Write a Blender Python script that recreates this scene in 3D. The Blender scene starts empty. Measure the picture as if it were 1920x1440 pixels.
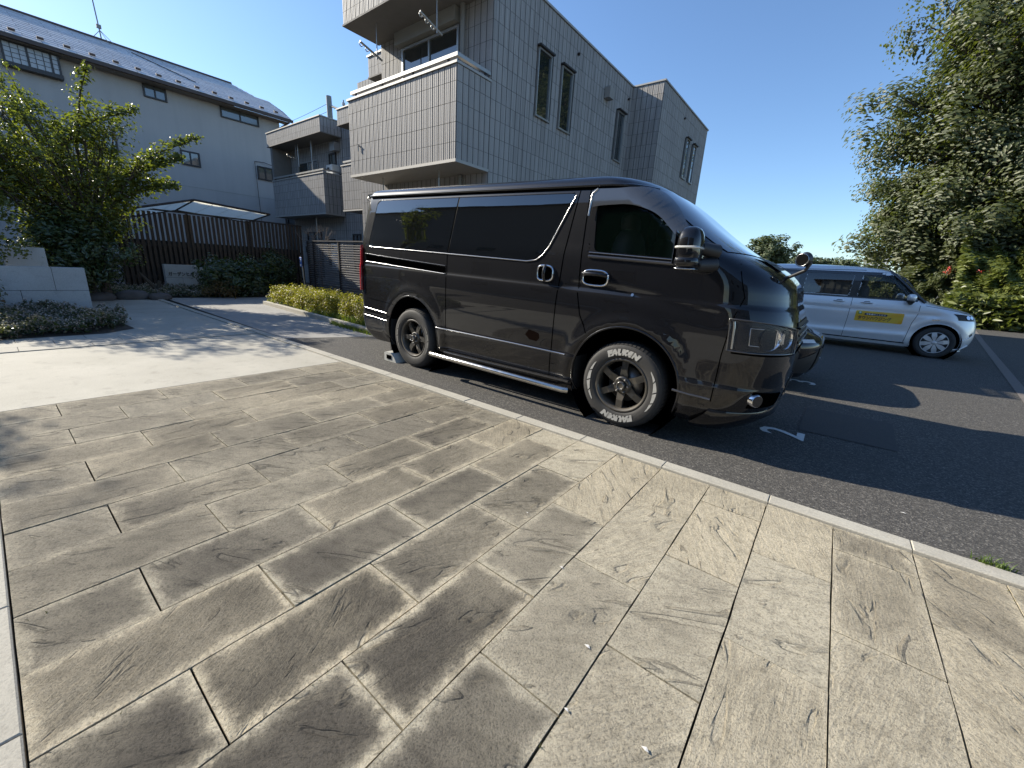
import bpy, bmesh, math, random
import numpy as np
from mathutils import Vector, Matrix, geometry
random.seed(7); RNG = np.random.default_rng(7)
PI = math.pi
sc = bpy.context.scene
COL = sc.collection

# ---------------------------------------------------------------- camera
f_px, cx, cy = 757.0, 960.0, 720.0
H = 1.19
def _cam(px, py):
    d = np.array([px - cx, py - cy, f_px]); return d / np.linalg.norm(d)
_a = -_cam(-55, 445)
_b = _cam(1573, 540); _b = _b - _a * (_a @ _b); _b /= np.linalg.norm(_b)
_z = np.cross(_a, _b)
RM = np.array([_a, _b, _z])
camd = bpy.data.cameras.new('camera'); cam = bpy.data.objects.new('camera', camd); COL.objects.link(cam)
camd.sensor_width = 36; camd.lens = 36 * f_px / 1920.0; camd.clip_start = 0.05; camd.clip_end = 3000
M = Matrix.Identity(4)
xa = RM @ np.array([1, 0, 0]); ya = RM @ np.array([0, -1, 0]); za = RM @ np.array([0, 0, -1])
for i in range(3):
    M[i][0], M[i][1], M[i][2] = xa[i], ya[i], za[i]
M[2][3] = H
cam.matrix_world = M
sc.camera = cam

# ---------------------------------------------------------------- sky and sun
SUN_EL = math.radians(29.7); SUN_ROT = math.atan2(-0.966, -0.258)
world = bpy.data.worlds.new('World'); sc.world = world; world.use_nodes = True
wn = world.node_tree.nodes; wl = world.node_tree.links
sky = wn.new('ShaderNodeTexSky'); sky.sky_type = 'NISHITA'; sky.sun_disc = False
sky.sun_elevation = SUN_EL; sky.sun_rotation = SUN_ROT; sky.air_density = 1.0; sky.dust_density = 0.25; sky.ozone_density = 5.0
bg = wn['Background']; bg.inputs['Strength'].default_value = 0.115
wl.new(sky.outputs[0], bg.inputs['Color'])
sund = bpy.data.lights.new('sun', 'SUN'); sund.energy = 5.0; sund.angle = math.radians(0.5); sund.color = (1.0, 0.925, 0.79)
sun = bpy.data.objects.new('sun', sund); COL.objects.link(sun)
ch = math.cos(SUN_EL)
to_sun = Vector((math.sin(SUN_ROT) * ch, math.cos(SUN_ROT) * ch, math.sin(SUN_EL)))
sun.rotation_euler = to_sun.to_track_quat('Z', 'Y').to_euler()
sc.view_settings.view_transform = 'Standard'; sc.view_settings.look = 'None'
sc.view_settings.exposure = 0.9; sc.view_settings.gamma = 1; sc.view_settings.use_curve_mapping = False

# ---------------------------------------------------------------- materials
def nodes(name):
    m = bpy.data.materials.new(name); m.use_nodes = True
    nt = m.node_tree
    return m, nt.nodes, nt.links, nt.nodes['Principled BSDF']
def setp(b, **k):
    names = dict(base='Base Color', rough='Roughness', metal='Metallic', spec='Specular IOR Level', coat='Coat Weight',
                 coatr='Coat Roughness', trans='Transmission Weight', ior='IOR', alpha='Alpha', emis='Emission Color', emiss='Emission Strength')
    for a, v in k.items():
        if a in ('base', 'emis') and len(v) == 3: v = (*v, 1)
        b.inputs[names[a]].default_value = v
def N(n, t, **k):
    x = n.new(t)
    for a, v in k.items():
        if a in x.bl_rna.properties: setattr(x, a, v)
        else: x.inputs[a.replace('_', ' ')].default_value = v
    return x
def ramp(n, l, src, stops):
    r = n.new('ShaderNodeValToRGB')
    e = r.color_ramp.elements
    e[0].position, e[1].position = stops[0][0], stops[-1][0]
    for s in stops[1:-1]: e.new(s[0])
    for el, s in zip(e, stops):
        c = s[1]; el.color = (c, c, c, 1) if not isinstance(c, tuple) else (*c, 1)
    l.new(src, r.inputs[0]); return r.outputs[0]
def mixc(n, l, fac, a, b, mode='MIX'):
    x = n.new('ShaderNodeMix'); x.data_type = 'RGBA'; x.blend_type = mode
    for s, v in ((0, fac), (6, a), (7, b)):
        if isinstance(v, (int, float)): x.inputs[s].default_value = v
        elif isinstance(v, tuple): x.inputs[s].default_value = (*v, 1)
        else: l.new(v, x.inputs[s])
    return x.outputs[2]
def mth(n, l, op, a, b=None):
    x = n.new('ShaderNodeMath'); x.operation = op
    for i, v in enumerate((a, b)):
        if v is None: continue
        if isinstance(v, (int, float)): x.inputs[i].default_value = v
        else: l.new(v, x.inputs[i])
    return x.outputs[0]
def bump(n, l, b, h, st=0.3, dist=0.01):
    x = n.new('ShaderNodeBump'); x.inputs['Strength'].default_value = st; x.inputs['Distance'].default_value = dist
    l.new(h, x.inputs['Height']); l.new(x.outputs[0], b.inputs['Normal']); return x
def noise(n, l, vec, scale, detail=4, rough=.55, dist=0):
    x = n.new('ShaderNodeTexNoise'); x.inputs['Scale'].default_value = scale; x.inputs['Detail'].default_value = detail
    x.inputs['Roughness'].default_value = rough; x.inputs['Distortion'].default_value = dist
    if vec is not None: l.new(vec, x.inputs['Vector'])
    return x.outputs['Fac']
MATS = {}
def simple(name, base, rough=.5, metal=0, var=.12, scale=6, bmp=0, coat=0, spec=.5, streak=0):
    """Plain material with slight large and small scale variation in world space."""
    if name in MATS: return MATS[name]
    m, n, l, b = nodes(name); setp(b, base=base, rough=rough, metal=metal, coat=coat, spec=spec)
    g = n.new('ShaderNodeNewGeometry')
    if var:
        f1 = noise(n, l, g.outputs['Position'], scale, 5)
        c = mixc(n, l, f1, tuple(v * (1 - var) for v in base), tuple(min(1, v * (1 + var)) for v in base))
        if streak:
            mp = n.new('ShaderNodeMapping'); mp.inputs['Scale'].default_value = (1, 1, .06); l.new(g.outputs['Position'], mp.inputs['Vector'])
            c = mixc(n, l, ramp(n, l, noise(n, l, mp.outputs[0], 2.2, 6, .6), [(.45, 0.), (.85, streak)]), c, tuple(v * .45 for v in base))
        l.new(c, b.inputs['Base Color'])
        f2 = noise(n, l, g.outputs['Position'], scale * 3, 3)
        r = n.new('ShaderNodeMapRange'); r.inputs['To Min'].default_value = max(0, rough - .08); r.inputs['To Max'].default_value = min(1, rough + .1)
        l.new(f2, r.inputs[0]); l.new(r.outputs[0], b.inputs['Roughness'])
    if bmp:
        f3 = noise(n, l, g.outputs['Position'], 90, 4, .7); bump(n, l, b, f3, bmp, .004)
    MATS[name] = m; return m

def m_asphalt():
    m, n, l, b = nodes('asphalt'); P = n.new('ShaderNodeNewGeometry').outputs['Position']
    v = n.new('ShaderNodeTexVoronoi'); v.inputs['Scale'].default_value = 120; l.new(P, v.inputs['Vector'])
    sp = n.new('ShaderNodeSeparateColor'); l.new(v.outputs['Color'], sp.inputs[0])
    a = ramp(n, l, sp.outputs[0], [(0, (.042, .041, .040)), (.55, (.080, .076, .070)), (.88, (.14, .131, .117)), (1, (.24, .225, .20))])
    big = noise(n, l, P, .8, 5); c = mixc(n, l, ramp(n, l, big, [(.3, .0), (.7, .55)]), a, (.085, .079, .071))
    fine = noise(n, l, P, 260, 3, .7)
    c = mixc(n, l, ramp(n, l, fine, [(.35, .55), (.65, 1.25)]), (0, 0, 0), c)
    l.new(c, b.inputs['Base Color']); setp(b, rough=.86, spec=.3)
    hh = mth(n, l, 'ADD', v.outputs['Distance'], mth(n, l, 'MULTIPLY', fine, .5))
    bump(n, l, b, hh, .5, .005); return m
def m_concrete(name, c1, c2, spots=True, bs=.25):
    m, n, l, b = nodes(name); P = n.new('ShaderNodeNewGeometry').outputs['Position']
    c = mixc(n, l, ramp(n, l, noise(n, l, P, 1.1, 7, .65), [(.3, 0.), (.7, 1.)]), c1, c2)
    fine = noise(n, l, P, 130, 4, .75)
    c = mixc(n, l, ramp(n, l, fine, [(.3, .70), (.7, 1.2)]), (0, 0, 0), c)
    if spots:
        s = noise(n, l, P, 7, 6, .7); c = mixc(n, l, ramp(n, l, s, [(.54, 0.), (.78, .5)]), c, tuple(x * .5 for x in c1))
    l.new(c, b.inputs['Base Color']); setp(b, rough=.85, spec=.3)
    bump(n, l, b, fine, bs, .006); return m
def m_paver():
    """Slate-faced concrete flag: beige, cleft relief, grey weathering in the middle that leaves the edges clean."""
    m, n, l, b = nodes('paving_stone')
    oi = n.new('ShaderNodeObjectInfo'); rnd = oi.outputs['Random']
    tc = n.new('ShaderNodeTexCoord').outputs['Object']; P = n.new('ShaderNodeNewGeometry').outputs['Position']
    off = n.new('ShaderNodeCombineXYZ'); l.new(mth(n, l, 'MULTIPLY', rnd, 37.), off.inputs[0]); l.new(mth(n, l, 'MULTIPLY', rnd, 91.), off.inputs[1])
    rot = n.new('ShaderNodeVectorRotate'); rot.rotation_type = 'Z_AXIS'
    l.new(tc, rot.inputs['Vector']); l.new(mth(n, l, 'MULTIPLY', mth(n, l, 'SUBTRACT', rnd, .35), 2.2), rot.inputs['Angle'])
    ad = n.new('ShaderNodeVectorMath'); ad.operation = 'ADD'; l.new(rot.outputs[0], ad.inputs[0]); l.new(off.outputs[0], ad.inputs[1])
    st = n.new('ShaderNodeMapping'); st.inputs['Scale'].default_value = (2.6, .75, 1); l.new(ad.outputs[0], st.inputs['Vector'])
    cl = noise(n, l, st.outputs[0], 4.2, 3.5, .5, .9)
    lay = mth(n, l, 'FRACT', mth(n, l, 'MULTIPLY', cl, 3.0))          # terraces of split slate
    lays = ramp(n, l, lay, [(0, .1), (.12, .8), (1, .95)])
    mask = ramp(n, l, noise(n, l, ad.outputs[0], 4.5, 3), [(.28, 0.), (.5, 1.)])
    step = mixc(n, l, mask, (.8, .8, .8), lays)
    grain = noise(n, l, P, 150, 4, .85); mid = noise(n, l, P, 34, 5, .65)
    fst = n.new('ShaderNodeMapping'); fst.inputs['Scale'].default_value = (5.5, .8, 1); l.new(ad.outputs[0], fst.inputs['Vector'])
    streak = noise(n, l, fst.outputs[0], 11, 5, .65)
    hsum = mth(n, l, 'ADD', mth(n, l, 'MULTIPLY', step, 1.0), mth(n, l, 'ADD', mth(n, l, 'MULTIPLY', grain, .62), mth(n, l, 'ADD', mth(n, l, 'MULTIPLY', mid, .35), mth(n, l, 'MULTIPLY', streak, .55))))
    bump(n, l, b, hsum, .95, .009)
    # colour
    sand = mixc(n, l, rnd, (.58, .50, .355), (.50, .45, .34))
    sand = mixc(n, l, ramp(n, l, mid, [(.3, 0.), (.75, .5)]), sand, (.58, .525, .41))
    grey = mixc(n, l, rnd, (.075, .066, .053), (.115, .102, .083))
    # clean border of each stone, 2 to 6 cm wide, uneven
    sx = n.new('ShaderNodeSeparateXYZ'); l.new(tc, sx.inputs[0])
    sa = n.new('ShaderNodeAttribute'); sa.attribute_type = 'OBJECT'; sa.attribute_name = 'half_len'
    sw = n.new('ShaderNodeAttribute'); sw.attribute_type = 'OBJECT'; sw.attribute_name = 'half_wid'
    ev = n.new('ShaderNodeAttribute'); ev.attribute_type = 'OBJECT'; ev.attribute_name = 'even'
    dx = mth(n, l, 'SUBTRACT', sw.outputs['Fac'], mth(n, l, 'ABSOLUTE', sx.outputs[0])); dy = mth(n, l, 'SUBTRACT', sa.outputs['Fac'], mth(n, l, 'ABSOLUTE', sx.outputs[1]))
    d = mth(n, l, 'MINIMUM', dx, dy)
    nn = noise(n, l, P, 11, 6, .68)
    d = mth(n, l, 'ADD', d, mth(n, l, 'MULTIPLY', mth(n, l, 'SUBTRACT', nn, .5), .11))
    inner = ramp(n, l, mth(n, l, 'MULTIPLY', d, 10.), [(.04, 0.), (.36, .85), (.7, 1.)])
    inner = mth(n, l, 'MAXIMUM', inner, mth(n, l, 'MULTIPLY', ev.outputs['Fac'], ramp(n, l, mth(n, l, 'MULTIPLY', d, 10.), [(-.0, .45), (.12, 1.)])))
    st2 = n.new('ShaderNodeAttribute'); st2.attribute_type = 'OBJECT'; st2.attribute_name = 'stain'
    big = noise(n, l, P, 1.1, 4, .6)
    amt = mth(n, l, 'MULTIPLY', mth(n, l, 'MULTIPLY', inner, st2.outputs['Fac']), ramp(n, l, big, [(.28, .45), (.58, 1.)]))
    amt = mth(n, l, 'MINIMUM', amt, 1.)
    c = mixc(n, l, amt, sand, grey)
    # darker lines between the split layers
    edge = ramp(n, l, lay, [(0, .26), (.10, .0), (1, 0.)])
    c = mixc(n, l, mth(n, l, 'MULTIPLY', edge, mask), c, (.09, .08, .065))
    c = mixc(n, l, mask, c, mixc(n, l, ramp(n, l, lay, [(0, .74), (.5, .98), (1, 1.12)]), (0, 0, 0), c))
    c = mixc(n, l, ramp(n, l, streak, [(.56, 0.), (.74, .34)]), c, (.12, .105, .08))
    c = mixc(n, l, ramp(n, l, noise(n, l, P, 26, 6, .75), [(.3, .68), (.7, 1.28)]), (0, 0, 0), c)
    c = mixc(n, l, ramp(n, l, grain, [(.34, .42), (.66, 1.46)]), (0, 0, 0), c)
    c = mixc(n, l, ramp(n, l, noise(n, l, P, .9, 7, .7), [(.32, .74), (.62, 1.06)]), (0, 0, 0), c)
    l.new(c, b.inputs['Base Color']); setp(b, rough=.88, spec=.25); return m
def m_leaf(name, c1, c2, trans=.35, rough=.45):
    if name in MATS: return MATS[name]
    m, n, l, b = nodes(name); g = n.new('ShaderNodeNewGeometry')
    c = mixc(n, l, g.outputs['Random Per Island'], c1, c2)
    l.new(c, b.inputs['Base Color']); setp(b, rough=rough, spec=.5)
    t = n.new('ShaderNodeBsdfTranslucent'); l.new(mixc(n, l, .5, c, (.30, .38, .02)), t.inputs['Color'])
    mx = n.new('ShaderNodeMixShader'); mx.inputs[0].default_value = trans
    l.new(b.outputs[0], mx.inputs[1]); l.new(t.outputs[0], mx.inputs[2]); l.new(mx.outputs[0], n['Material Output'].inputs['Surface'])
    MATS[name] = m; return m

# ---------------------------------------------------------------- mesh helpers
class MB:
    def __init__(s): s.v = []; s.f = []; s.sm = []
    def add(s, vs, fs, smooth=False):
        o = len(s.v); s.v += [tuple(map(float, v)) for v in vs]; s.f += [tuple(i + o for i in f) for f in fs]; s.sm += [smooth] * len(fs)
        return s
    def box(s, x0, x1, y0, y1, z0, z1, bev=0):
        if bev:
            b = bev; z = z1
            s.add([(x0, y0, z0), (x1, y0, z0), (x1, y1, z0), (x0, y1, z0), (x0, y0, z - b), (x1, y0, z - b), (x1, y1, z - b), (x0, y1, z - b),
                   (x0 + b, y0 + b, z), (x1 - b, y0 + b, z), (x1 - b, y1 - b, z), (x0 + b, y1 - b, z)],
                  [(0, 3, 2, 1), (0, 1, 5, 4), (1, 2, 6, 5), (2, 3, 7, 6), (3, 0, 4, 7), (4, 5, 9, 8), (5, 6, 10, 9), (6, 7, 11, 10), (7, 4, 8, 11), (8, 9, 10, 11)])
        else:
            s.add([(x0, y0, z0), (x1, y0, z0), (x1, y1, z0), (x0, y1, z0), (x0, y0, z1), (x1, y0, z1), (x1, y1, z1), (x0, y1, z1)],
                  [(0, 3, 2, 1), (0, 1, 5, 4), (1, 2, 6, 5), (2, 3, 7, 6), (3, 0, 4, 7), (4, 5, 6, 7)])
        return s
    def tube(s, pts, r, n=8, cap=True, smooth=True):
        """Tube along points; r a number or one per point."""
        pts = [Vector(p) for p in pts]; rs = r if isinstance(r, (list, tuple)) else [r] * len(pts)
        up = Vector((0, 0, 1)); vs = []; prev = None
        for i, p in enumerate(pts):
            t = (pts[min(i + 1, len(pts) - 1)] - pts[max(i - 1, 0)]).normalized()
            if prev is None:
                u = t.cross(up)
                if u.length < .1: u = t.cross(Vector((1, 0, 0)))
                u.normalize()
            else: u = (prev - t * prev.dot(t)).normalized()
            w = t.cross(u); prev = u
            for k in range(n):
                a = 2 * PI * k / n; vs.append(p + (u * math.cos(a) + w * math.sin(a)) * rs[i])
        fs = [(i * n + k, i * n + (k + 1) % n, (i + 1) * n + (k + 1) % n, (i + 1) * n + k) for i in range(len(pts) - 1) for k in range(n)]
        s.add(vs, fs, smooth)
        if cap: s.add([vs[k] for k in range(n)], [tuple(reversed(range(n)))]); s.add([vs[-n + k] for k in range(n)], [tuple(range(n))])
        return s
    def lathe(s, prof, c, axis='y', n=48, smooth=True, a0=0, a1=2 * PI):
        """prof: (radius, along axis); revolve round the axis through c."""
        full = abs(a1 - a0 - 2 * PI) < 1e-6; m = n if full else n + 1; vs = []
        for r, h in prof:
            for k in range(m):
                a = a0 + (a1 - a0) * k / n; u, w = r * math.cos(a), r * math.sin(a)
                vs.append({'y': (c[0] + u, c[1] + h, c[2] + w), 'z': (c[0] + u, c[1] + w, c[2] + h), 'x': (c[0] + h, c[1] + u, c[2] + w)}[axis])
        fs = []
        for i in range(len(prof) - 1):
            for k in range(n):
                k2 = (k + 1) % m; fs.append((i * m + k, i * m + k2, (i + 1) * m + k2, (i + 1) * m + k))
        return s.add(vs, fs, smooth)
    def prism(s, poly, fn, d0, d1):
        """poly of 2D points, fn(u, v, d) -> 3D point, extruded from d0 to d1."""
        k = len(poly); vs = [fn(u, v, d0) for u, v in poly] + [fn(u, v, d1) for u, v in poly]
        return s.add(vs, [tuple(range(k)), tuple(reversed(range(k, 2 * k)))] + [(i, i + k, (i + 1) % k + k, (i + 1) % k) for i in range(k)])
    def mesh(s, name, mat, origin=(0, 0, 0), recalc=True):
        me = bpy.data.meshes.new(name); ox, oy, oz = origin
        me.from_pydata([(v[0] - ox, v[1] - oy, v[2] - oz) for v in s.v], [], s.f)
        me.polygons.foreach_set('use_smooth', s.sm)
        if recalc:
            bm = bmesh.new(); bm.from_mesh(me); bmesh.ops.recalc_face_normals(bm, faces=bm.faces); bm.to_mesh(me); bm.free()
        me.materials.append(mat); me.update(); return me
def link(name, me, parent=None, loc=(0, 0, 0)):
    o = bpy.data.objects.new(name, me); COL.objects.link(o)
    if parent is not None:
        o.parent = parent
    o.location = loc; return o
ORG = {}
def thing(name, label, cat, loc=(0, 0, 0), group=None):
    o = bpy.data.objects.new(name, None); COL.objects.link(o); o.location = loc; o.empty_display_size = .2
    o['label'] = label; o['category'] = cat; ORG[o.name] = tuple(loc)
    if group: o['group'] = group
    return o
def part(name, mb, mat, root, recalc=True, label=None, stuff=False):
    """World-coordinate geometry as a child of root (root unrotated)."""
    org = ORG[root.name]; o = link(name, mb.mesh(name, mat, org, recalc), root)
    ORG[o.name] = org
    if label: o['label'] = label
    if stuff: o['kind'] = 'stuff'
    return o
def struct(name, mb, mat, recalc=True, kind='structure'):
    o = link(name, mb.mesh(name, mat, (0, 0, 0), recalc)); o['kind'] = kind; ORG[o.name] = (0, 0, 0); return o
def tag(o, label, cat, group=None):
    o['label'] = label; o['category'] = cat
    if group: o['group'] = group
    return o
def cdt_patch(poly, h, fn, holes=()):
    """Fill a 2D polygon (with holes) by a grid of spacing h and map with fn(u,v)->3D. Returns verts, faces."""
    def dens(pl):
        out = []
        for i in range(len(pl)):
            a, b_ = pl[i], pl[(i + 1) % len(pl)]; L = math.dist(a, b_); k = max(1, int(L / h))
            for j in range(k): out.append((a[0] + (b_[0] - a[0]) * j / k, a[1] + (b_[1] - a[1]) * j / k))
        return out
    loops = [dens(list(poly))] + [dens(list(q)) for q in holes]
    pts = []; edges = []
    for lp in loops:
        o = len(pts); pts += lp; edges += [(o + i, o + (i + 1) % len(lp)) for i in range(len(lp))]
    nb = len(pts)
    xs = [p[0] for p in loops[0]]; ys = [p[1] for p in loops[0]]
    def inside(p, lp):
        r = False; j = len(lp) - 1
        for i in range(len(lp)):
            if (lp[i][1] > p[1]) != (lp[j][1] > p[1]) and p[0] < (lp[j][0] - lp[i][0]) * (p[1] - lp[i][1]) / (lp[j][1] - lp[i][1]) + lp[i][0]: r = not r
            j = i
        return r
    bp = np.array(pts)
    for gx in np.arange(min(xs) + h / 2, max(xs), h):
        for gy in np.arange(min(ys) + h / 2, max(ys), h):
            if inside((gx, gy), loops[0]) and not any(inside((gx, gy), q) for q in loops[1:]):
                if np.min((bp[:, 0] - gx) ** 2 + (bp[:, 1] - gy) ** 2) > (h * .35) ** 2: pts.append((gx, gy))
    r = geometry.delaunay_2d_cdt([Vector(p) for p in pts], edges, [], 0, 1e-6)
    vv = [tuple(v) for v in r[0]]; ff = []
    for fc in r[2]:
        c = (sum(vv[i][0] for i in fc) / len(fc), sum(vv[i][1] for i in fc) / len(fc))
        if inside(c, loops[0]) and not any(inside(c, q) for q in loops[1:]): ff.append(tuple(fc))
    return [fn(u, v) for u, v in vv], ff
def round_poly(pts, rads, n=6):
    """Round the corners of a polygon."""
    out = []; k = len(pts)
    for i in range(k):
        p = Vector(pts[i]); a = Vector(pts[i - 1]); b_ = Vector(pts[(i + 1) % k]); r = rads[i] if isinstance(rads, (list, tuple)) else rads
        if r <= 0: out.append(tuple(p)); continue
        da = (a - p); db = (b_ - p); r1 = min(r, da.length * .49, db.length * .49)
        A = p + da.normalized() * r1; B = p + db.normalized() * r1
        for j in range(n + 1):
            t = j / n; q = A * (1 - t) ** 2 + p * 2 * t * (1 - t) + B * t * t; out.append(tuple(q))
    return out
def text_mesh(s, size, shear=0, bold=0, ext=0):
    cu = bpy.data.curves.new('lettering', 'FONT'); cu.body = s; cu.size = size; cu.shear = shear; cu.offset = bold; cu.extrude = ext; cu.resolution_u = 2
    o = bpy.data.objects.new('lettering_tmp', cu); COL.objects.link(o)
    me = bpy.data.meshes.new_from_object(o.evaluated_get(bpy.context.evaluated_depsgraph_get()))
    bpy.data.objects.remove(o); V = [tuple(v.co) for v in me.vertices]; F = [tuple(p.vertices) for p in me.polygons]; bpy.data.meshes.remove(me)
    return V, F
# ================================================================ GROUND
MA = m_asphalt(); MC = m_concrete('slab_concrete', (.37, .35, .295), (.47, .445, .38)); MK = m_concrete('kerb_stone', (.37, .345, .29), (.47, .445, .38), bs=.4)
MAP = m_concrete('apron_concrete', (.27, .26, .24), (.34, .33, .31)); MSOIL = simple('soil', (.055, .042, .03), .95, var=.4, bmp=.8)
MGROUT = simple('joint_moss', (.018, .018, .013), .95, var=.5, scale=30, bmp=.9); MPV = m_paver()
KY0, KY1 = 2.51, 2.61   # kerb between paving and lot
def sheet(name, pts, z, mat):
    return struct(name, MB().add([(x, y, z) for x, y in pts], [tuple(range(len(pts)))]), mat)
sheet('ground', [(-900, -900), (900, -900), (900, 900), (-900, 900)], -.03, simple('far_ground', (.12, .11, .08), .95, var=.3, scale=.05))
sheet('car_park_asphalt', [(-6.35, KY1), (5.4, KY1), (7.5, 8), (5.6, 26), (-5.6, 26), (-5.75, 3.9)], .0, MA)
sheet('lane_asphalt', [(-45, 24.5), (60, 24.5), (60, 29), (-45, 29)], -.012, simple('lane', (.30, .28, .25), .9, var=.2, bmp=.4))
sheet('access_road', [(5.38, KY1), (40, -20), (60, 24.5), (5.6, 24.5), (7.5, 8)], -.006, MA)
sheet('street', [(-60, -3.5), (60, -3.5), (60, -8.5), (-60, -8.5)], -.004, MA)
sheet('verge_ground', [(-60, -8.5), (60, -8.5), (60, -60), (-60, -60)], .003, MC)
sheet('path', [(-14, -3.5), (-4.53, -3.5), (-4.53, 2.507), (-14, 2.507)], -.008, MC)
sheet('paving_bed', [(-4.53, -.16), (5.4, -.16), (5.4, 2.507), (-4.53, 2.507)], -.026, MGROUT)
sheet('forecourt', [(-4.53, -3.5), (12, -3.5), (5.4, -.29), (-4.53, -.29)], -.008, MC)
sheet('apron', [(-13.2, 2.74), (-6.35, KY1), (-5.75, 3.9), (-11.1, 4.23), (-12.9, 5.2)], .002, MAP)
sheet('planting_ground', [(-60, 4.23), (-11.1, 4.26), (-5.75, 3.93), (-5.75, 24), (-60, 24)], -.014, MSOIL)
sheet('planting_ground_left', [(-60, -60), (-13.2, -3.5), (-13.2, 4.24), (-60, 4.24)], -.018, MSOIL)
# paving stones: 300 x 600 flags in running bond, courses run along Y
pave = bpy.data.objects['paving_bed']
def flag_mesh(W, L):
    """Split-edged flag: outline of 14 points nudged by a millimetre or two, sides slightly undercut."""
    w = W / 2 - .0028; l = L / 2 - .0028; j = lambda: random.uniform(-.0016, .0012)
    pts = [(-w, -l), (-w * .1, -l + j()), (w, -l)] + [(w + j(), -l + 2 * l * t) for t in (.2, .42, .6, .83)] + [(w, l), (w * .15, l + j()), (-w, l)] + [(-w + j(), l - 2 * l * t) for t in (.18, .37, .63, .8)]
    n = len(pts); m = MB()
    m.add([(x, y, -.001 + random.uniform(-.0006, .0006)) for x, y in pts] + [(x * .985, y * .992, -.04) for x, y in pts], [tuple(range(n))] + [(i, i + n, (i + 1) % n + n, (i + 1) % n) for i in range(n)])
    return m.mesh('paving_stone', MPV)
FM = {}
edges_ = [-4.527, -4.165, -3.830, -3.497, -3.165, -2.840, -2.522, -2.205, -1.893, -1.582, -1.270, -.960, -.657, -.359, -.06, .238, .541] + [.541 + .2985 * k for k in range(1, 17)]
for i in range(len(edges_) - 1):
    xa_, xb_ = edges_[i], edges_[i + 1]; xc = (xa_ + xb_) / 2; W = round(xb_ - xa_, 3)
    if xa_ > 5.1: break
    odd = (i % 2 == 1)
    js = sorted([.172 + .3005 * k for k in range(0, 8) if (k % 2 == 1) == odd], reverse=True)
    ys = [2.505] + js + [-.143]
    for k_, (a, b_) in enumerate(zip(ys[:-1], ys[1:])):
        L = round(a - b_, 3)
        vk = (W, L, k_ % 2)
        if vk not in FM: FM[vk] = flag_mesh(W, L)
        o = link('paving_stone', FM[vk], pave, (xc, (a + b_) / 2, random.uniform(-.003, .0012)))
        o.rotation_euler = (random.uniform(-.004, .004), random.uniform(-.006, .006), random.uniform(-.0015, .0015))
        o['half_len'] = L / 2; o['half_wid'] = W / 2
        ym = (a + b_) / 2
        d = (xc + .50) * .80 + (ym - .90) * .40 + (.5 * (ym - 1.55) if ym > 1.55 else 0)   # less traffic film towards the kerb and the lane
        s = 1.0 - max(0, min(1, (d + .22) / .50)) * .92
        even = 0.0
        if xc < -1.35: even = min(1.0, (-1.35 - xc) / .9); s = s * (.90 - .10 * even) - .10 * (xc < -3.2)
        s += random.uniform(-.10, .10)
        if xc > .2: s = random.choice([.1, .2, .35, .55])
        o['stain'] = max(0.0, min(1.0, s)); o['even'] = even * random.uniform(.6, 1.0)
# kerb stones towards the car park, 600 long, and along the street edge
kb = sheet('kerb_line', [(-13.2, KY0 - .001), (5.4, KY0 - .001), (5.4, KY1 + .002), (-13.2, KY1 + .002)], -.02, MGROUT)
km = MB().box(-.298, .298, -.05, .05, -.1, .012, .004).mesh('kerb_stone', MK)
x = .541 + 8 * .599
while x > -13.1:
    link('kerb_stone', km, kb, (x - .299, (KY0 + KY1) / 2 + random.uniform(-.001, .001), random.uniform(-.002, .002))); x -= .599
kb2 = sheet('kerb_line_street_side', [(-4.53, -.291), (5.4, -.291), (5.4, -.148), (-4.53, -.148)], -.02, MGROUT)
km2 = MB().box(-.298, .298, -.073, .073, -.1, .004, .004).mesh('kerb_stone', MK)
x = 5.3 - .08
while x > -4.2:
    link('kerb_stone', km2, kb2, (x - .299, -.219, random.uniform(-.002, .002))); x -= .599
# second kerb edging the apron and hedge bed
kb3 = struct('bed_kerb', MB().add([(-11.12, 4.17, -.02), (-5.72, 3.84, -.02), (-5.72, 3.98, -.02), (-11.12, 4.31, -.02)], [(0, 1, 2, 3)]), MGROUT)
for k in range(9):
    t = (k + .5) / 9; px, py = -11.1 + 5.36 * t, 4.24 - .33 * t
    o = link('kerb_stone', km, kb3, (px, py, .07)); o.rotation_euler = (0, 0, math.atan2(-.33, 5.36))
# band of small pavers crossing the concrete path, and cut joints in the slab
bd = struct('path_paver_band', MB().add([(-7.92, -3.2, -.0045), (-7.00, -3.2, -.0045), (-7.00, 2.505, -.0045), (-7.92, 2.505, -.0045)], [(0, 1, 2, 3)]), MGROUT)
MBD = m_concrete('band_concrete', (.355, .335, .285), (.45, .425, .365))
for c in range(3):
    ys = [2.503] + [v for v in [2.503 - .6 * k - (.3 if c % 2 else 0) for k in range(1 - c % 2, 10)] if v < 2.45]
    for a, b_ in zip(ys[:-1], ys[1:]):
        L = round(a - b_, 3)
        if ('band', L) not in FM: FM[('band', L)] = MB().box(-.151, .151, -L / 2 + .002, L / 2 - .002, -.03, 0, .003).mesh('band_stone', MBD)
        link('paving_stone', FM[('band', L)], bd, (-7.155 - .3055 * c, (a + b_) / 2, .001 + random.uniform(-.001, .001)))
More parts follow.
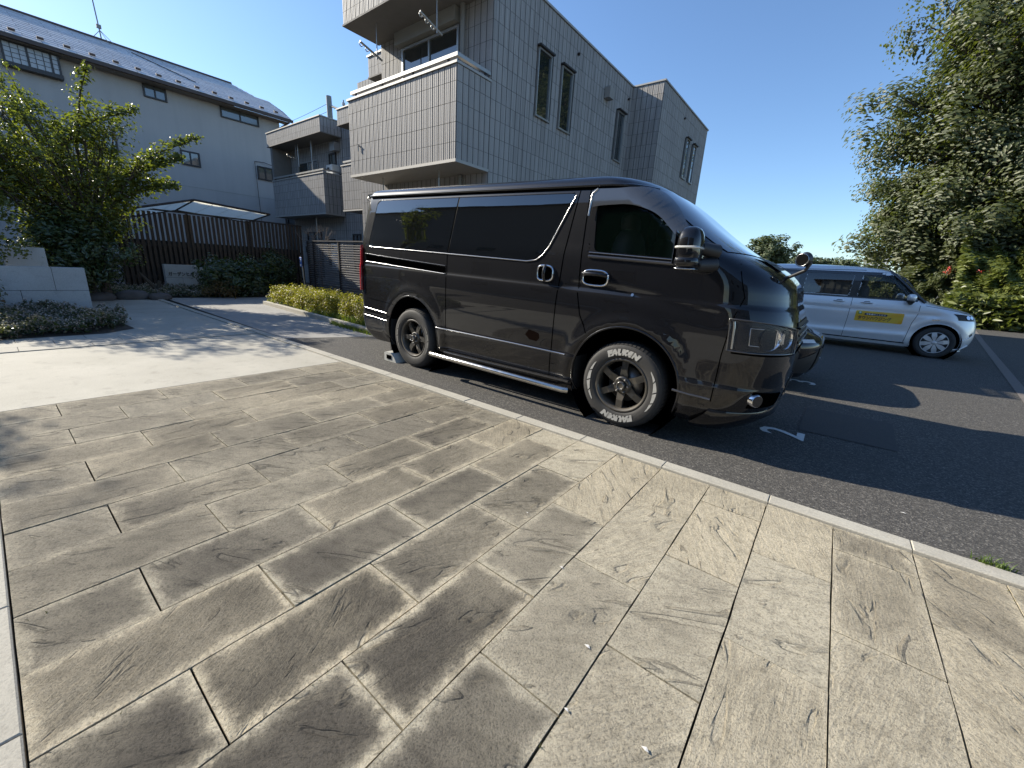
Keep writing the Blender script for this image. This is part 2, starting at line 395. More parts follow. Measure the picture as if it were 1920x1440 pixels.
# hairline joints cut in the slab: shallow dark strips flush with it
js = MB()
def strip(x0, y0, x1, y1, w, z):
    d = Vector((x1 - x0, y1 - y0)); nrm = Vector((-d.y, d.x)).normalized() * w / 2
    js.add([(x0 - nrm.x, y0 - nrm.y, z), (x1 - nrm.x, y1 - nrm.y, z), (x1 + nrm.x, y1 + nrm.y, z), (x0 + nrm.x, y0 + nrm.y, z)], [(0, 1, 2, 3)])
strip(-10.6, -3.2, -10.9, 2.48, .012, -.0035); strip(-13.1, 2.72, -6.4, 2.615, .02, .0062); strip(-4.536, -.29, -4.536, 2.49, .014, -.0035)
struct('slab_joints', js, MGROUT, kind='structure')
# patch of newer asphalt near the painted 2
sheet('asphalt_patch', [(-.02, 4.1), (.62, 4.12), (.66, 5.0), (.0, 4.96)], .004, simple('new_asphalt', (.050, .048, .046), .85, var=.5, scale=90, bmp=1.))
# painted bay numbers, read from the lane (+X)
MPAINT = simple('road_paint', (.62, .62, .60), .8, var=.3, scale=40, bmp=.5)
def number(ch, xb, yc, size=.44):
    V, F = text_mesh(ch, size, bold=.006)
    w = max(v[0] for v in V); h = max(v[1] for v in V)
    m = MB().add([(xb - v[1], yc - w / 2 + v[0], .0045) for v in V], F)
    o = struct('painted_number', m, MPAINT); return o
number('2', .03, 3.9); number('3', .02, 6.28); number('4', .0, 8.72)
# pale drain strip with low upstand along the far side of the lane
dr = MB()
P0 = (3.62, 17.6); P1 = (2.18, 7.6); P2 = (1.55, 2.62)
def rib(a, b_, w):
    d = Vector((b_[0] - a[0], b_[1] - a[1])); q = Vector((-d.y, d.x)).normalized() * w / 2
    dr.add([(a[0] - q.x, a[1] - q.y, .0045), (b_[0] - q.x, b_[1] - q.y, .0045), (b_[0] + q.x, b_[1] + q.y, .0045), (a[0] + q.x, a[1] + q.y, .0045)], [(0, 1, 2, 3)])
rib((4.5, 24.4), (3.42, 17.0), .13); rib((3.42, 17.0), (1.93, 6.4), .12)
struct('drain_strip', dr, simple('drain_concrete', (.15, .13, .115), .9, var=.25, scale=20, bmp=.5))
# ================================================================ GREY TILED APARTMENT BUILDING
def m_tile():
    m, n, l, b = nodes('wall_tile'); P = n.new('ShaderNodeNewGeometry').outputs['Position']
    rd = n.new('ShaderNodeNewGeometry').outputs['Random Per Island']
    c = mixc(n, l, rd, (.31, .29, .265), (.42, .395, .365))
    c = mixc(n, l, ramp(n, l, noise(n, l, P, 1.3, 6, .65), [(.35, 0.), (.75, .3)]), c, (.27, .26, .25))
    mp = n.new('ShaderNodeMapping'); mp.inputs['Scale'].default_value = (1, 1, .07); l.new(P, mp.inputs['Vector'])
    c = mixc(n, l, ramp(n, l, noise(n, l, mp.outputs[0], 6, 6, .7), [(.48, 0.), (.8, .5)]), c, (.16, .15, .14))
    c = mixc(n, l, ramp(n, l, noise(n, l, P, 120, 3, .7), [(.3, .85), (.7, 1.1)]), (0, 0, 0), c)
    l.new(c, b.inputs['Base Color']); setp(b, rough=.62, spec=.35); bump(n, l, b, noise(n, l, P, 160, 3), .25, .003); return m
MT = m_tile(); MTG = simple('tile_joint', (.06, .058, .055), .9, var=.2); MCAP = simple('coping_metal', (.40, .38, .345), .5, var=.08, metal=.2)
MSOF = simple('soffit_render', (.20, .185, .165), .8, var=.15, bmp=.3); MALU = simple('aluminium', (.40, .39, .365), .38, .6, var=.06)
MBRZ = simple('bronze_aluminium', (.055, .045, .04), .4, .5, var=.1)
def m_glass(name, tint, rough=.04):
    m, n, l, b = nodes(name); setp(b, base=tint, rough=rough, spec=.9, coat=1, coatr=.02)
    P = n.new('ShaderNodeNewGeometry').outputs['Position']; bump(n, l, b, noise(n, l, P, 1.6, 2), .06, .03); return m
MGL = m_glass('window_glass', (.02, .026, .026)); MCUR = simple('curtain', (.32, .32, .31), .9, var=.2, scale=3)
ROW = .303; TW = .1505
def tile_local():
    """One ribbed tile, three upright ribs, 150 x 303 mm, facing -Y, origin at its lower left corner."""
    mb = MB(); w = TW - .009; h = ROW - .007; rw = w / 3
    for k in range(3):
        x0 = k * rw + .003 + .001; x1 = x0 + rw - .011; t = .0045
        mb.add([(x0, 0, 0), (x0, 0, h), (x0 + .006, -t, h), (x0 + .006, -t, 0), (x1 - .002, -t, 0), (x1 - .002, -t, h), (x1 + .004, 0, h), (x1 + .004, 0, 0)],
               [(0, 3, 2, 1), (3, 4, 5, 2), (4, 7, 6, 5), (1, 2, 5, 6), (0, 7, 4, 3)])
        if k < 2: mb.add([(x1 + .002, -.0012, 0), (x1 + .012, -.0012, 0), (x1 + .012, -.0012, h), (x1 + .002, -.0012, h)], [(0, 1, 2, 3)])
    return mb
TL = tile_local(); TME = {}
TILES = []     # (distance, origin, facing, scale, owner)
def tile_wall(p0, width, z0, z1, face, owner, holes=()):
    """Lay tiles in rows on a rectangle. face '-y' or '+x'. p0 = (x, y) of its start; runs +X for '-y', +Y for '+x'."""
    nc = max(1, round(width / TW)); sx = width / (nc * TW)
    r0 = math.floor((z0 - ZB) / ROW + .02)
    z = ZB + r0 * ROW
    while z < z1 - .02:
        za, zb = max(z, z0), min(z + ROW, z1)
        if zb - za > .03:
            for c in range(nc):
                u = c * TW * sx; uc = u + TW / 2
                if any(h[0] - .06 < uc < h[1] + .06 and zb > h[2] + .02 and za < h[3] - .02 for h in holes):
                    # keep what stays clear of an opening above or below it
                    ok = []
                    for h in holes:
                        if h[0] - .06 < uc < h[1] + .06 and zb > h[2] + .02 and za < h[3] - .02:
                            if za < h[2] - .04: ok.append((za, h[2]))
                            elif zb > h[3] + .04: ok.append((h[3], zb))
                    for a, b_ in ok[:1]: TILES.append(((p0[0] + (u if face == '-y' else 0), p0[1] + (u if face == '+x' else 0), a), face, sx, (b_ - a) / ROW, owner))
                    continue
                TILES.append(((p0[0] + (u if face == '-y' else 0), p0[1] + (u if face == '+x' else 0), za), face, sx, (zb - za) / ROW, owner))
        z += ROW
ZB = 6.29 - 21 * ROW
apt = thing('apartment_building', 'two storey apartment building clad in ribbed grey tile, with projecting balconies, behind the black van', 'building', (-7.4, 8.5, 0))
APT_PARTS = {}
def solid(name, x0, x1, y0, y1, z0, z1, tiles='', cap=False, holes_y=(), holes_x=(), soffit=False, nm='wall'):
    o = part(nm, MB().box(x0, x1, y0, y1, z0, z1), MTG if tiles else MSOF, apt)
    APT_PARTS[o.name] = o
    if 'y' in tiles: tile_wall((x0, y0 - .001), x1 - x0, z0, z1, '-y', o, holes_y)
    if 'x' in tiles: tile_wall((x1 + .001, y0), y1 - y0, z0, z1, '+x', o, holes_x)
    return o
# unit 1 : walls as pieces round the balcony window
W1 = (-8.27, -6.56, 3.35, 5.50)
u1 = solid('u1', -9.02, -5.73, 6.35, 12.3, 0, 6.27, 'xy', holes_y=[(W1[0] + 9.02, W1[1] + 9.02, W1[2], W1[3])],
           holes_x=[(7.68 - 6.35, 8.20 - 6.35, 4.27, 5.5), (8.57 - 6.35, 9.07 - 6.35, 4.27, 5.5), (11.46 - 6.35, 11.93 - 6.35, 4.27, 5.5)])
u1b = solid('u1b', -11.5, -4.83, 12.3, 16.85, 0, 6.27, 'xy', holes_x=[(14.66 - 12.3, 15.05 - 12.3, 4.35, 5.5), (15.44 - 12.3, 15.84 - 12.3, 4.35, 5.5)])
part('coping', MB().box(-9.04, -5.70, 6.32, 12.27, 6.272, 6.31), MCAP, apt); part('coping', MB().box(-11.5, -4.80, 12.272, 16.88, 6.272, 6.31), MCAP, apt)
def balcony(x0, x1, y0, y1, z0=2.97, z1=4.41, sideopen=True, rail=True):
    """Tiled parapet box in front of a wall at y1: floor slab, front and side parapets, coping and hand rail."""
    t = .14
    o = part('balcony', MB().box(x0, x1, y0, y0 + t, z0 + .02, z1).box(x1 - t, x1, y0 + t, y1, z0 + .02, z1).box(x0, x0 + t, y0 + t, y1, z0 + .02, z1).box(x0 + t, x1 - t, y0 + t, y1, z0 + .02, z0 + .2), MTG, apt)
    tile_wall((x0, y0 - .001), x1 - x0, z0 + .02, z1, '-y', o); tile_wall((x1 + .001, y0), y1 - y0, z0 + .02, z1, '+x', o)
    part('balcony_soffit', MB().box(x0 - .012, x1 + .012, y0 - .02, y1, z0 - .03, z0 + .018), MCAP, apt)
    part('balcony_coping', MB().box(x0 - .02, x1 + .02, y0 - .03, y0 + t + .02, z1 + .002, z1 + .04).box(x1 - t - .02, x1 + .02, y0 + t + .022, y1 - .003, z1 + .002, z1 + .04).box(x0 - .02, x0 + t, y0 + t + .022, y1 - .003, z1 + .002, z1 + .04), MCAP, apt)
    if rail:
        r = part('hand_rail', MB().box(x0 + .1, x1 + .0, y0 + .0, y0 + .07, z1 + .11, z1 + .165).box(x1 - .075, x1 - .005, y0 + .072, y1 - .004, z1 + .11, z1 + .165), MALU, apt)
        k = 4
        ps = [(x0 + .25 + (x1 - x0 - .5) * i / (k - 1), y0 + .035) for i in range(k)] + [(x1 - .04, y1 - .12)]
        for px, py in ps:
            q = link('rail_post', MB().box(px - .015, px + .015, py - .015, py + .015, z1 + .04, z1 + .109).mesh('rail_post', MBRZ, ORG[apt.name]), r)
    return o
def canopy(x0, x1, y0, y1, z0=5.76, z1=6.25, left=True):
    o = part('roof_slab', MB().box(x0, x1, y0, y1, z0 + .02, z1), MTG, apt)
    tile_wall((x0, y0 - .001), x1 - x0, z0 + .02, z1, '-y', o); tile_wall((x1 + .001, y0), y1 - y0, z0 + .02, z1, '+x', o)
    part('soffit', MB().box(x0 - .012, x1 + .012, y0 - .02, y1 - .003, z0 - .012, z0 + .018), MSOF, apt)
    part('coping', MB().box(x0 - .02, x1 + .03, y0 - .03, y1 - .003, z1 + .002, z1 + .04), MCAP, apt); return o
balcony(-9.03, -5.73, 5.5, 6.345); canopy(-9.07, -5.73, 5.5, 6.345)
# balcony window with frame, two sashes, one curtain
def window_y(x0, x1, y, z0, z1, mat=MALU, split=True, glass=MGL, fw=.05, hood=False, nm='window'):
    w = part(nm, MB().box(x0, x1, y - .03, y + .04, z0, z0 + fw).box(x0, x1, y - .03, y + .04, z1 - fw, z1).box(x0, x0 + fw, y - .03, y + .04, z0 + fw, z1 - fw).box(x1 - fw, x1, y - .03, y + .04, z0 + fw, z1 - fw), mat, apt)
    xs = [x0 + fw, (x0 + x1) / 2, x1 - fw] if split else [x0 + fw, x1 - fw]
    for i in range(len(xs) - 1):
        g = link('pane', MB().box(xs[i] + (.02 if i else 0), xs[i + 1] - (0 if i else .02 * split), y + .004 * i, y + .004 * i + .006, z0 + fw, z1 - fw).mesh('pane', glass, ORG[apt.name]), w)
    if split: link('sash_bar', MB().box(xs[1] - .02, xs[1] + .02, y - .02, y + .03, z0 + fw, z1 - fw).mesh('sash_bar', mat, ORG[apt.name]), w)
    return w
window_y(W1[0], W1[1], 6.345, W1[2], W1[3])
part('shutter_box', MB().box(-8.35, -6.55, 6.20, 6.345, 5.52, 5.744), simple('shutter_box', (.30, .29, .26), .5, var=.1), apt)
part('curtain', MB().box(-7.36, -6.64, 6.336, 6.340, 3.42, 5.05), simple('blind', (.5, .52, .52), .5, var=.1), apt)
part('drain_pipe', MB().tube([(-6.40, 6.26, 0.02), (-6.40, 6.26, 2.93)], .045).tube([(-6.40, 6.26, 3.2), (-6.40, 6.26, 5.74)], .045), simple('pipe_paint', (.24, .225, .20), .5, var=.1), apt)
def hanger(x, y, z1):
    """Drop bar and ringed arm for a laundry pole, hung from the soffit."""
    m = MB().tube([(x, y, z1), (x, y, z1 - .62)], .011).tube([(x, y - .38, z1 - .46), (x, y + .12, z1 - .60)], .02)
    h = part('laundry_hanger', m, MALU, apt)
    for k in range(3):
        q = MB(); cy_ = y - .36 + .13 * k; cz = z1 - .50 - .037 * k
        q.tube([(x, cy_ + .034 * math.cos(a), cz + .034 * math.sin(a)) for a in [2 * PI * i / 12 for i in range(13)]], .008, 6)
        link('ring', q.mesh('ring', MALU, ORG[apt.name]), h)
hanger(-8.35, 5.78, 5.75); hanger(-6.55, 5.78, 5.75); hanger(-8.3, 5.8, 2.95); hanger(-6.5, 5.8, 2.95)
# slit windows in the long side wall
def window_x(x, y0, y1, z0, z1, nm='slit_window'):
    fw = .03
    w = part(nm, MB().box(x - .01, x + .045, y0, y0 + fw, z0 + fw, z1).box(x - .01, x + .045, y1 - fw, y1, z0 + fw, z1).box(x - .01, x + .055, y0 - .01, y1 + .01, z0, z0 + fw).box(x - .01, x + .045, y0 + fw, y1 - fw, z1 - fw, z1), MALU, apt)
    link('pane', MB().box(x + .008, x + .014, y0 + fw, y1 - fw, z0 + fw, z1 - fw).mesh('pane', MGL, ORG[apt.name]), w)
    link('hood', MB().box(x, x + .10, y0 - .03, y1 + .03, z1 + .004, z1 + .035).mesh('hood', MBRZ, ORG[apt.name]), w)
for y0, y1 in ((7.70, 8.18), (8.59, 9.05), (11.48, 11.91)): window_x(-5.73, y0, y1, 4.27, 5.48)
for y0, y1 in ((14.68, 15.03), (15.46, 15.82)): window_x(-4.83, y0, y1, 4.35, 5.5)
part('vent_hood', MB().box(-5.712, -5.56, 10.62, 10.86, 5.50, 5.76, .02), simple('vent_paint', (.30, .28, .25), .6, var=.1), apt)
for yy, xx in ((9.21, -5.71), (12.04, -5.71), (14.2, -4.81)): part('weep_hole', MB().tube([(xx, yy, 5.92), (xx + .03, yy, 5.90)], .03), MBRZ, apt)
part('lamp_bracket', MB().tube([(-8.66, 5.49, 3.53), (-8.66, 5.455, 3.52)], .02).tube([(-8.66, 5.47, 3.50), (-8.66, 5.47, 3.42)], .012), MALU, apt)
# unit B behind : only its projecting roof slab end and balcony show
solid('uB', -12.6, -9.03, 8.0, 12.29, 0, 6.27, 'y')
canopy(-10.8, -9.05, 7.2, 7.995, 5.76, 6.22)
# unit C
solid('uC', -16.58, -12.61, 9.75, 14, 0, 6.27, 'y', holes_y=[(1.2, 1.9, 3.3, 5.3)])
canopy(-15.38, -12.7, 8.9, 9.745, 5.78, 6.27); balcony(-15.05, -12.2, 8.78, 9.70, 2.92, 4.40)
window_y(-15.9, -15.45, 9.74, 4.0, 5.2); window_y(-16.1, -15.5, 9.74, .6, 2.2, MBRZ)
# unit D
solid('uD', -21.1, -16.60, 9.75, 14, 0, 6.27, 'y'); canopy(-21.25, -16.6, 8.9, 9.745, 5.77, 6.29); balcony(-21.1, -16.6, 8.92, 9.745, 2.90, 4.36)
window_y(-20.3, -18.5, 9.735, 3.2, 5.2); window_y(-17.6, -17.05, 9.735, 3.6, 5.3, MBRZ, split=False)
window_y(-19.9, -18.6, 9.735, .3, 2.3, MBRZ); window_y(-18.1, -17.5, 9.735, .9, 2.0, MBRZ)
part('screen_wall', MB().box(-21.12, -20.95, 8.95, 9.74, 4.42, 5.74), MSOF, apt)
for xx, z0 in ((-18.15, 2.92), (-18.15, .0), (-19.3, 4.9)): part('drain_pipe', MB().tube([(xx, 9.3, z0), (xx, 9.3, min(z0 + 2.84, 5.75))], .03), MALU, apt)
for z0 in (3.95, .95):
    wh = part('water_heater', MB().box(-17.3, -16.82, 9.42, 9.72, z0 - .2, z0 + .85, .02), simple('heater_white', (.62, .62, .58), .5, var=.06), apt)
    link('exhaust', MB().box(-17.2, -17.05, 9.40, 9.425, z0 + .62, z0 + .74).mesh('exhaust', MBRZ, ORG[apt.name]), wh)
part('vent_hood', MB().box(-17.1, -16.75, 9.5, 9.74, 5.30, 5.62, .02), MALU, apt)
hanger(-19.4, 9.25, 5.75)
# tiles : the 300 nearest the camera are parts, the rest one joined part
TILES.sort(key=lambda t: (t[0][0] ** 2 + t[0][1] ** 2 + (t[0][2] - 1.2) ** 2) * (.35 if t[4].name.startswith('balcony') and t[1] == '-y' and t[0][1] < 6 else (.7 if t[1] == '-y' and t[0][2] > 3 and t[0][1] < 7 else (1.0 if t[0][2] > 2.4 else 9))))
tv = np.array(TL.v); tf = TL.f
acc = {'-y': [], '+x': []}
for i, (o, face, sx, sz, owner) in enumerate(TILES):
    V = tv * np.array([sx, 1, sz])
    if face == '+x': V = np.stack([-V[:, 1], V[:, 0], V[:, 2]], 1)
    V = V + np.array(o)
    if i < 300:
        key = (face, round(sx, 3), round(sz, 2))
        if key not in TME:
            q = tv * np.array([sx, 1, sz])
            if face == '+x': q = np.stack([-q[:, 1], q[:, 0], q[:, 2]], 1)
            TME[key] = MB().add(q, tf).mesh('wall_tile', MT)
        pg = ORG[apt.name]
        link('wall_tile', TME[key], owner, (o[0] - pg[0], o[1] - pg[1], o[2] - pg[2]))
    else: acc[face].append(V)
rest = np.concatenate(acc['-y'] + acc['+x']); nt_ = len(rest) // len(tv)
allf = (np.arange(nt_)[:, None] * len(tv))
me = bpy.data.meshes.new('wall_tile_rest')
F4 = np.array([f for f in tf]); FF = (F4[None] + (np.arange(nt_) * len(tv))[:, None, None]).reshape(-1, 4)
me.vertices.add(len(rest)); me.vertices.foreach_set('co', (rest - np.array(ORG[apt.name])).astype(np.float32).ravel())
me.loops.add(FF.size); me.loops.foreach_set('vertex_index', FF.astype(np.int32).ravel())
me.polygons.add(len(FF)); me.polygons.foreach_set('loop_start', np.arange(0, FF.size, 4, dtype=np.int32)); me.polygons.foreach_set('loop_total', np.full(len(FF), 4, np.int32))
me.polygons.foreach_set('use_smooth', np.zeros(len(FF), bool)); me.update(); me.validate(); me.materials.append(MT)
bm = bmesh.new(); bm.from_mesh(me); bmesh.ops.recalc_face_normals(bm, faces=bm.faces); bm.to_mesh(me); bm.free()
o = link('wall_tiling', me, apt); o['kind'] = 'stuff'
# utility pole behind the building with cross arm and wires
MPOL = simple('pole_concrete', (.28, .28, .26), .8, var=.1)
up = thing('utility_pole', 'grey concrete utility pole rising above the apartment building roof', 'utility pole', (-24.8, 14, 0))
part('pole', MB().tube([(-24.72, 14, 0), (-24.95, 14, 10.0)], [.20, .15]), MPOL, up)
part('cross_arm', MB().tube([(-24.92, 14, 9.55), (-23.6, 14, 9.05)], .06).tube([(-23.45, 14, 9.1), (-23.45, 14, 9.55)], .035), MPOL, up)
part('insulator', MB().tube([(-23.45, 14, 9.3), (-23.45, 14, 9.42)], .09), simple('insulator', (.5, .5, .5), .3), up)
wr = MB()
for z_, dz in ((9.75, .35), (9.35, .2)):
    wr.tube([(-24.9 - 16 * t, 14.1 + 2 * t, z_ + 1.0 * t + dz * 4 * t * (t - 1) * .5) for t in [i / 12 for i in range(13)]], .011, 5)
part('wire', wr, simple('wire_black', (.02, .02, .02), .9, var=0, spec=.1), up)

# ================================================================ CREAM HOUSE
MHW = simple('house_render', (.48, .455, .43), .85, var=.06, scale=1.2, bmp=.5, streak=.22)
MHT = simple('house_fascia', (.085, .06, .05), .6, var=.15)
def m_roof():
    m, n, l, b = nodes('roof_shingle'); P = n.new('ShaderNodeNewGeometry').outputs['Position']
    rd = n.new('ShaderNodeNewGeometry').outputs['Random Per Island']
    c = mixc(n, l, rd, (.48, .475, .48), (.64, .63, .63)); c = mixc(n, l, ramp(n, l, noise(n, l, P, 40, 5, .7), [(.3, .7), (.7, 1.15)]), (0, 0, 0), c)
    l.new(c, b.inputs['Base Color']); setp(b, rough=.48, spec=.8); bump(n, l, b, noise(n, l, P, 60, 4), .4, .01); return m
MRF = m_roof(); MIV = simple('window_ivory', (.04, .035, .035), .4, .3, var=.1)
hs = thing('house', 'three storey cream rendered house with a grey shingle roof at the far left', 'house', (-28, 4, 0))
XW = -26.0; YE = 11.62
wins = [(5.90, 6.72, 7.63, 8.28), (8.82, 10.56, 7.66, 8.30), (2.0, 3.36, 7.45, 8.40), (6.92, 7.68, 5.13, 5.77), (10.25, 11.05, 5.10, 5.77), (3.9, 4.7, 5.13, 5.8)]
part('wall', MB().box(-31.5, XW, -9, YE, -.03, 8.28), MHW, hs)
def roofz(x): return 8.34 + (-25.4 - x) * .514
RP = [(-25.4, -9.6), (-25.4, 12.03), (-26.6, 12.15), (-27.9, 12.0), (-27.9, 11.25), (-29.1, 10.6), (-29.1, -9.6)]
part('roof', MB().prism(RP, lambda x_, y_, d: (x_, y_, roofz(x_) + d), -.16, 0).prism([(-29.1, -9.6), (-29.1, 10.6), (-33, 12), (-33, -9.6)], lambda x_, y_, d: (x_, y_, roofz(-29.1) + (x_ + 29.1) * .514 + d), -.16, -.003), MHT, hs)
shg = MB(); s_ = 0
x_ = -25.38; row = 0
while x_ > -29.05:
    y_ = -9.6 + (.45 if row % 2 else 0)
    ymax = 12.03 if x_ > -26.6 else (12.0 if x_ > -27.9 else 11.25 - (-27.9 - x_) * .54)
    while y_ < ymax - .05:
        y2 = min(y_ + .9, ymax); z1_, z2_ = roofz(x_) + .022, roofz(x_ - .30) + .006
        shg.add([(x_, y_ + .006, z1_), (x_, y2 - .006, z1_), (x_ - .30, y2 - .006, z2_), (x_ - .30, y_ + .006, z2_), (x_, y_ + .006, z1_ - .02), (x_, y2 - .006, z1_ - .02)],
                [(0, 1, 2, 3), (4, 5, 1, 0)]); y_ += .9
    x_ -= .28; row += 1
part('shingles', shg, MRF, hs, recalc=False, stuff=True)
part('gutter', MB().box(-25.40, -25.27, -9.6, 12.05, 8.17, 8.29), MHT, hs)
part('eave_soffit', MB().box(-25.97, -25.42, -9.5, 11.9, 8.15, 8.17), simple('eave', (.24, .20, .16), .8), hs)
sg = MB().box(-.05, .05, -.09, .09, 0, .07).mesh('snow_guard', MHT)
for k in range(30):
    yy = -8.9 + .70 * k
    if yy < 11.9: link('snow_guard', sg, hs, (-25.78 + 28, yy - 4, roofz(-25.78) + .03)).rotation_euler = (0, .47, 0)
part('ridge_cap', MB().tube([(-29.1, -9.6, roofz(-29.1) + .03), (-29.1, 10.6, roofz(-29.1) + .03)], .07), MHT, hs)
part('hip_flashing', MB().tube([(-28.6, 6.3, roofz(-28.6) + .03), (-26.8, 8.2, roofz(-26.8) + .03)], .02), MHT, hs)
for y0, y1, z0, z1 in wins:
    w = part('window', MB().box(XW - .02, XW + .07, y0, y1, z0, z0 + .06).box(XW - .02, XW + .07, y0, y1, z1 - .06, z1).box(XW - .02, XW + .07, y0, y0 + .06, z0 + .06, z1 - .06).box(XW - .02, XW + .07, y1 - .06, y1, z0 + .06, z1 - .06)
             .box(XW + .01, XW + .06, (y0 + y1) / 2 - .025, (y0 + y1) / 2 + .025, z0 + .06, z1 - .06), MIV, hs)
    ym = (y0 + y1) / 2
    for a, b_ in ((y0 + .06, ym - .025), (ym + .025, y1 - .06)):
        link('pane', MB().box(XW + .012, XW + .02, a, b_, z0 + .06, z1 - .06).mesh('pane', m_glass('house_glass', (.10, .105, .10), .08) if 'hg' not in MATS else MATS['hg'], ORG[hs.name]), w)
        MATS['hg'] = bpy.data.materials['house_glass']
# bay of the left upper window, with lattice
bw = part('bay_window', MB().box(XW + .002, XW + .34, 1.88, 3.42, 7.36, 7.50).box(XW + .002, XW + .36, 1.84, 3.46, 8.02 + .1, 8.16), MIV, hs)
link('bay_glazing', MB().box(XW + .02, XW + .30, 1.95, 3.36, 7.50, 8.12).mesh('bay_glazing', simple('net_curtain', (.42, .43, .45), .3, var=.1, spec=.9), ORG[hs.name]), bw)
lt = MB()
for k in range(8): yy = 1.95 + 1.41 * k / 7; lt.box(XW + .30, XW + (.325 if k not in (0, 3, 6, 7) else .34), yy - (.008 if k not in (0, 3, 6, 7) else .03), yy + (.008 if k not in (0, 3, 6, 7) else .03), 7.50, 8.12)
for zz in (7.66, 7.82, 7.97): lt.box(XW + .301, XW + .318, 1.95, 3.36, zz - .006, zz + .006)
link('lattice', lt.mesh('lattice', MIV, ORG[hs.name]), bw)
part('drain_pipe', MB().tube([(-25.5, 11.95, 8.2), (-25.85, 11.6, 7.9), (-25.93, 11.5, 7.6), (-25.93, 11.5, 0)], .045), MHT, hs)
part('cable', MB().tube([(-25.94, 10.15, 5.95), (-25.9, 10.6, 5.98), (-25.7, 11.5, 5.75)], .015, 5).tube([(-25.95, 10.15, 5.95), (-25.95, 10.2, 2.2)], .012, 5), MHT, hs)
part('wall_seam', MB().box(XW + .001, XW + .012, -9, YE, 5.80 - 1.62, 5.815 - 1.62), simple('seam', (.36, .35, .32), .8), hs)
an = thing('roof_antenna', 'thin roof mast with stay wires on the ridge of the cream house', 'antenna', (-29.1, 5.37, 10.2))
part('mast', MB().tube([(-29.1, 5.4, roofz(-29.1)), (-29.1, 5.28, 13.2)], .025), MPOL, an)
part('stay_wire', MB().tube([(-29.1, 5.4, 10.65), (-28.9, 5.75, 10.22)], .012, 5).tube([(-29.1, 5.4, 10.65), (-29.3, 5.05, 10.22)], .012, 5).tube([(-29.1, 5.4, 10.65), (-28.8, 5.6, 10.1)], .012, 5), MPOL, an)
part('clamp', MB().box(-29.16, -29.04, 5.30, 5.46, 10.72, 10.86), MPOL, an)

# ================================================================ HOUSES ACROSS THE STREET (mirrored in the van's windows)
def plain_house(lbl, x0, x1, y0, y1, h, ridge, col):
    r = thing('house', lbl, 'house', ((x0 + x1) / 2, (y0 + y1) / 2, 0))
    mw = simple('house_wall_%d' % int(x0 * 10), col, .85, var=.08, scale=1)
    part('wall', MB().box(x0, x1, y0, y1, -.03, h), mw, r)
    ym = (y0 + y1) / 2
    part('roof', MB().add([(x0 - .5, y0 - .5, h), (x1 + .5, y0 - .5, h), (x1 + .5, y1 + .5, h), (x0 - .5, y1 + .5, h), (x0 + 2.5, ym, ridge), (x1 - 2.5, ym, ridge)], [(0, 1, 5, 4), (2, 3, 4, 5), (0, 4, 3), (1, 2, 5), (0, 3, 2, 1)]), MHT, r)
    for k in range(4):
        for z0 in (1.0, 3.8):
            xx = x0 + (x1 - x0) * (k + .6) / 4.4
            w = part('window', MB().box(xx - .6, xx + .6, y1 + .002, y1 + .05, z0, z0 + 1.1), MIV, r)
            link('pane', MB().box(xx - .54, xx + .54, y1 + .051, y1 + .056, z0 + .06, z0 + 1.04).mesh('pane', MGL, ORG[r.name]), w)
    return r
plain_house('grey walled house across the street behind the camera, seen only in reflections', -46, -23, -28, -15, 10.2, 12.4, (.22, .21, .20))
plain_house('brown house across the street, second from the left in reflections', -21.5, -4, -22, -10.5, 8.6, 10.2, (.18, .15, .13))
plain_house('pale house across the street to the right, seen only in reflections', -1, 12, -24, -13, 8.8, 11, (.35, .34, .32))

bw_ = thing('gap_filler_wall', 'dark wall added to cover the bright gap between the cream house and the apartment building', 'wall', (-24, 12, 0))
part('wall', MB().box(-31, -21.105, 11.7, 11.9, 0, 4.3), simple('dark_filler', (.12, .115, .11), .9, var=.3, bmp=.5), bw_)  # made-up wall, added to darken the bright gap behind the fence
# far white block
wb = thing('white_apartment_block', 'distant white apartment block peeking out beside the big tree', 'building', (4.3, 112, 0))
part('wall', MB().box(3.0, 6.5, 110, 116, 0, 8.2), simple('white_wall', (.72, .72, .70), .8, var=.03), wb)
for k in range(3):
    for j in range(2): part('window', MB().box(4.3 + j * .9, 4.6 + j * .9, 109.93, 109.99, 6.2 + k * .65, 6.45 + k * .65), MBRZ, wb)
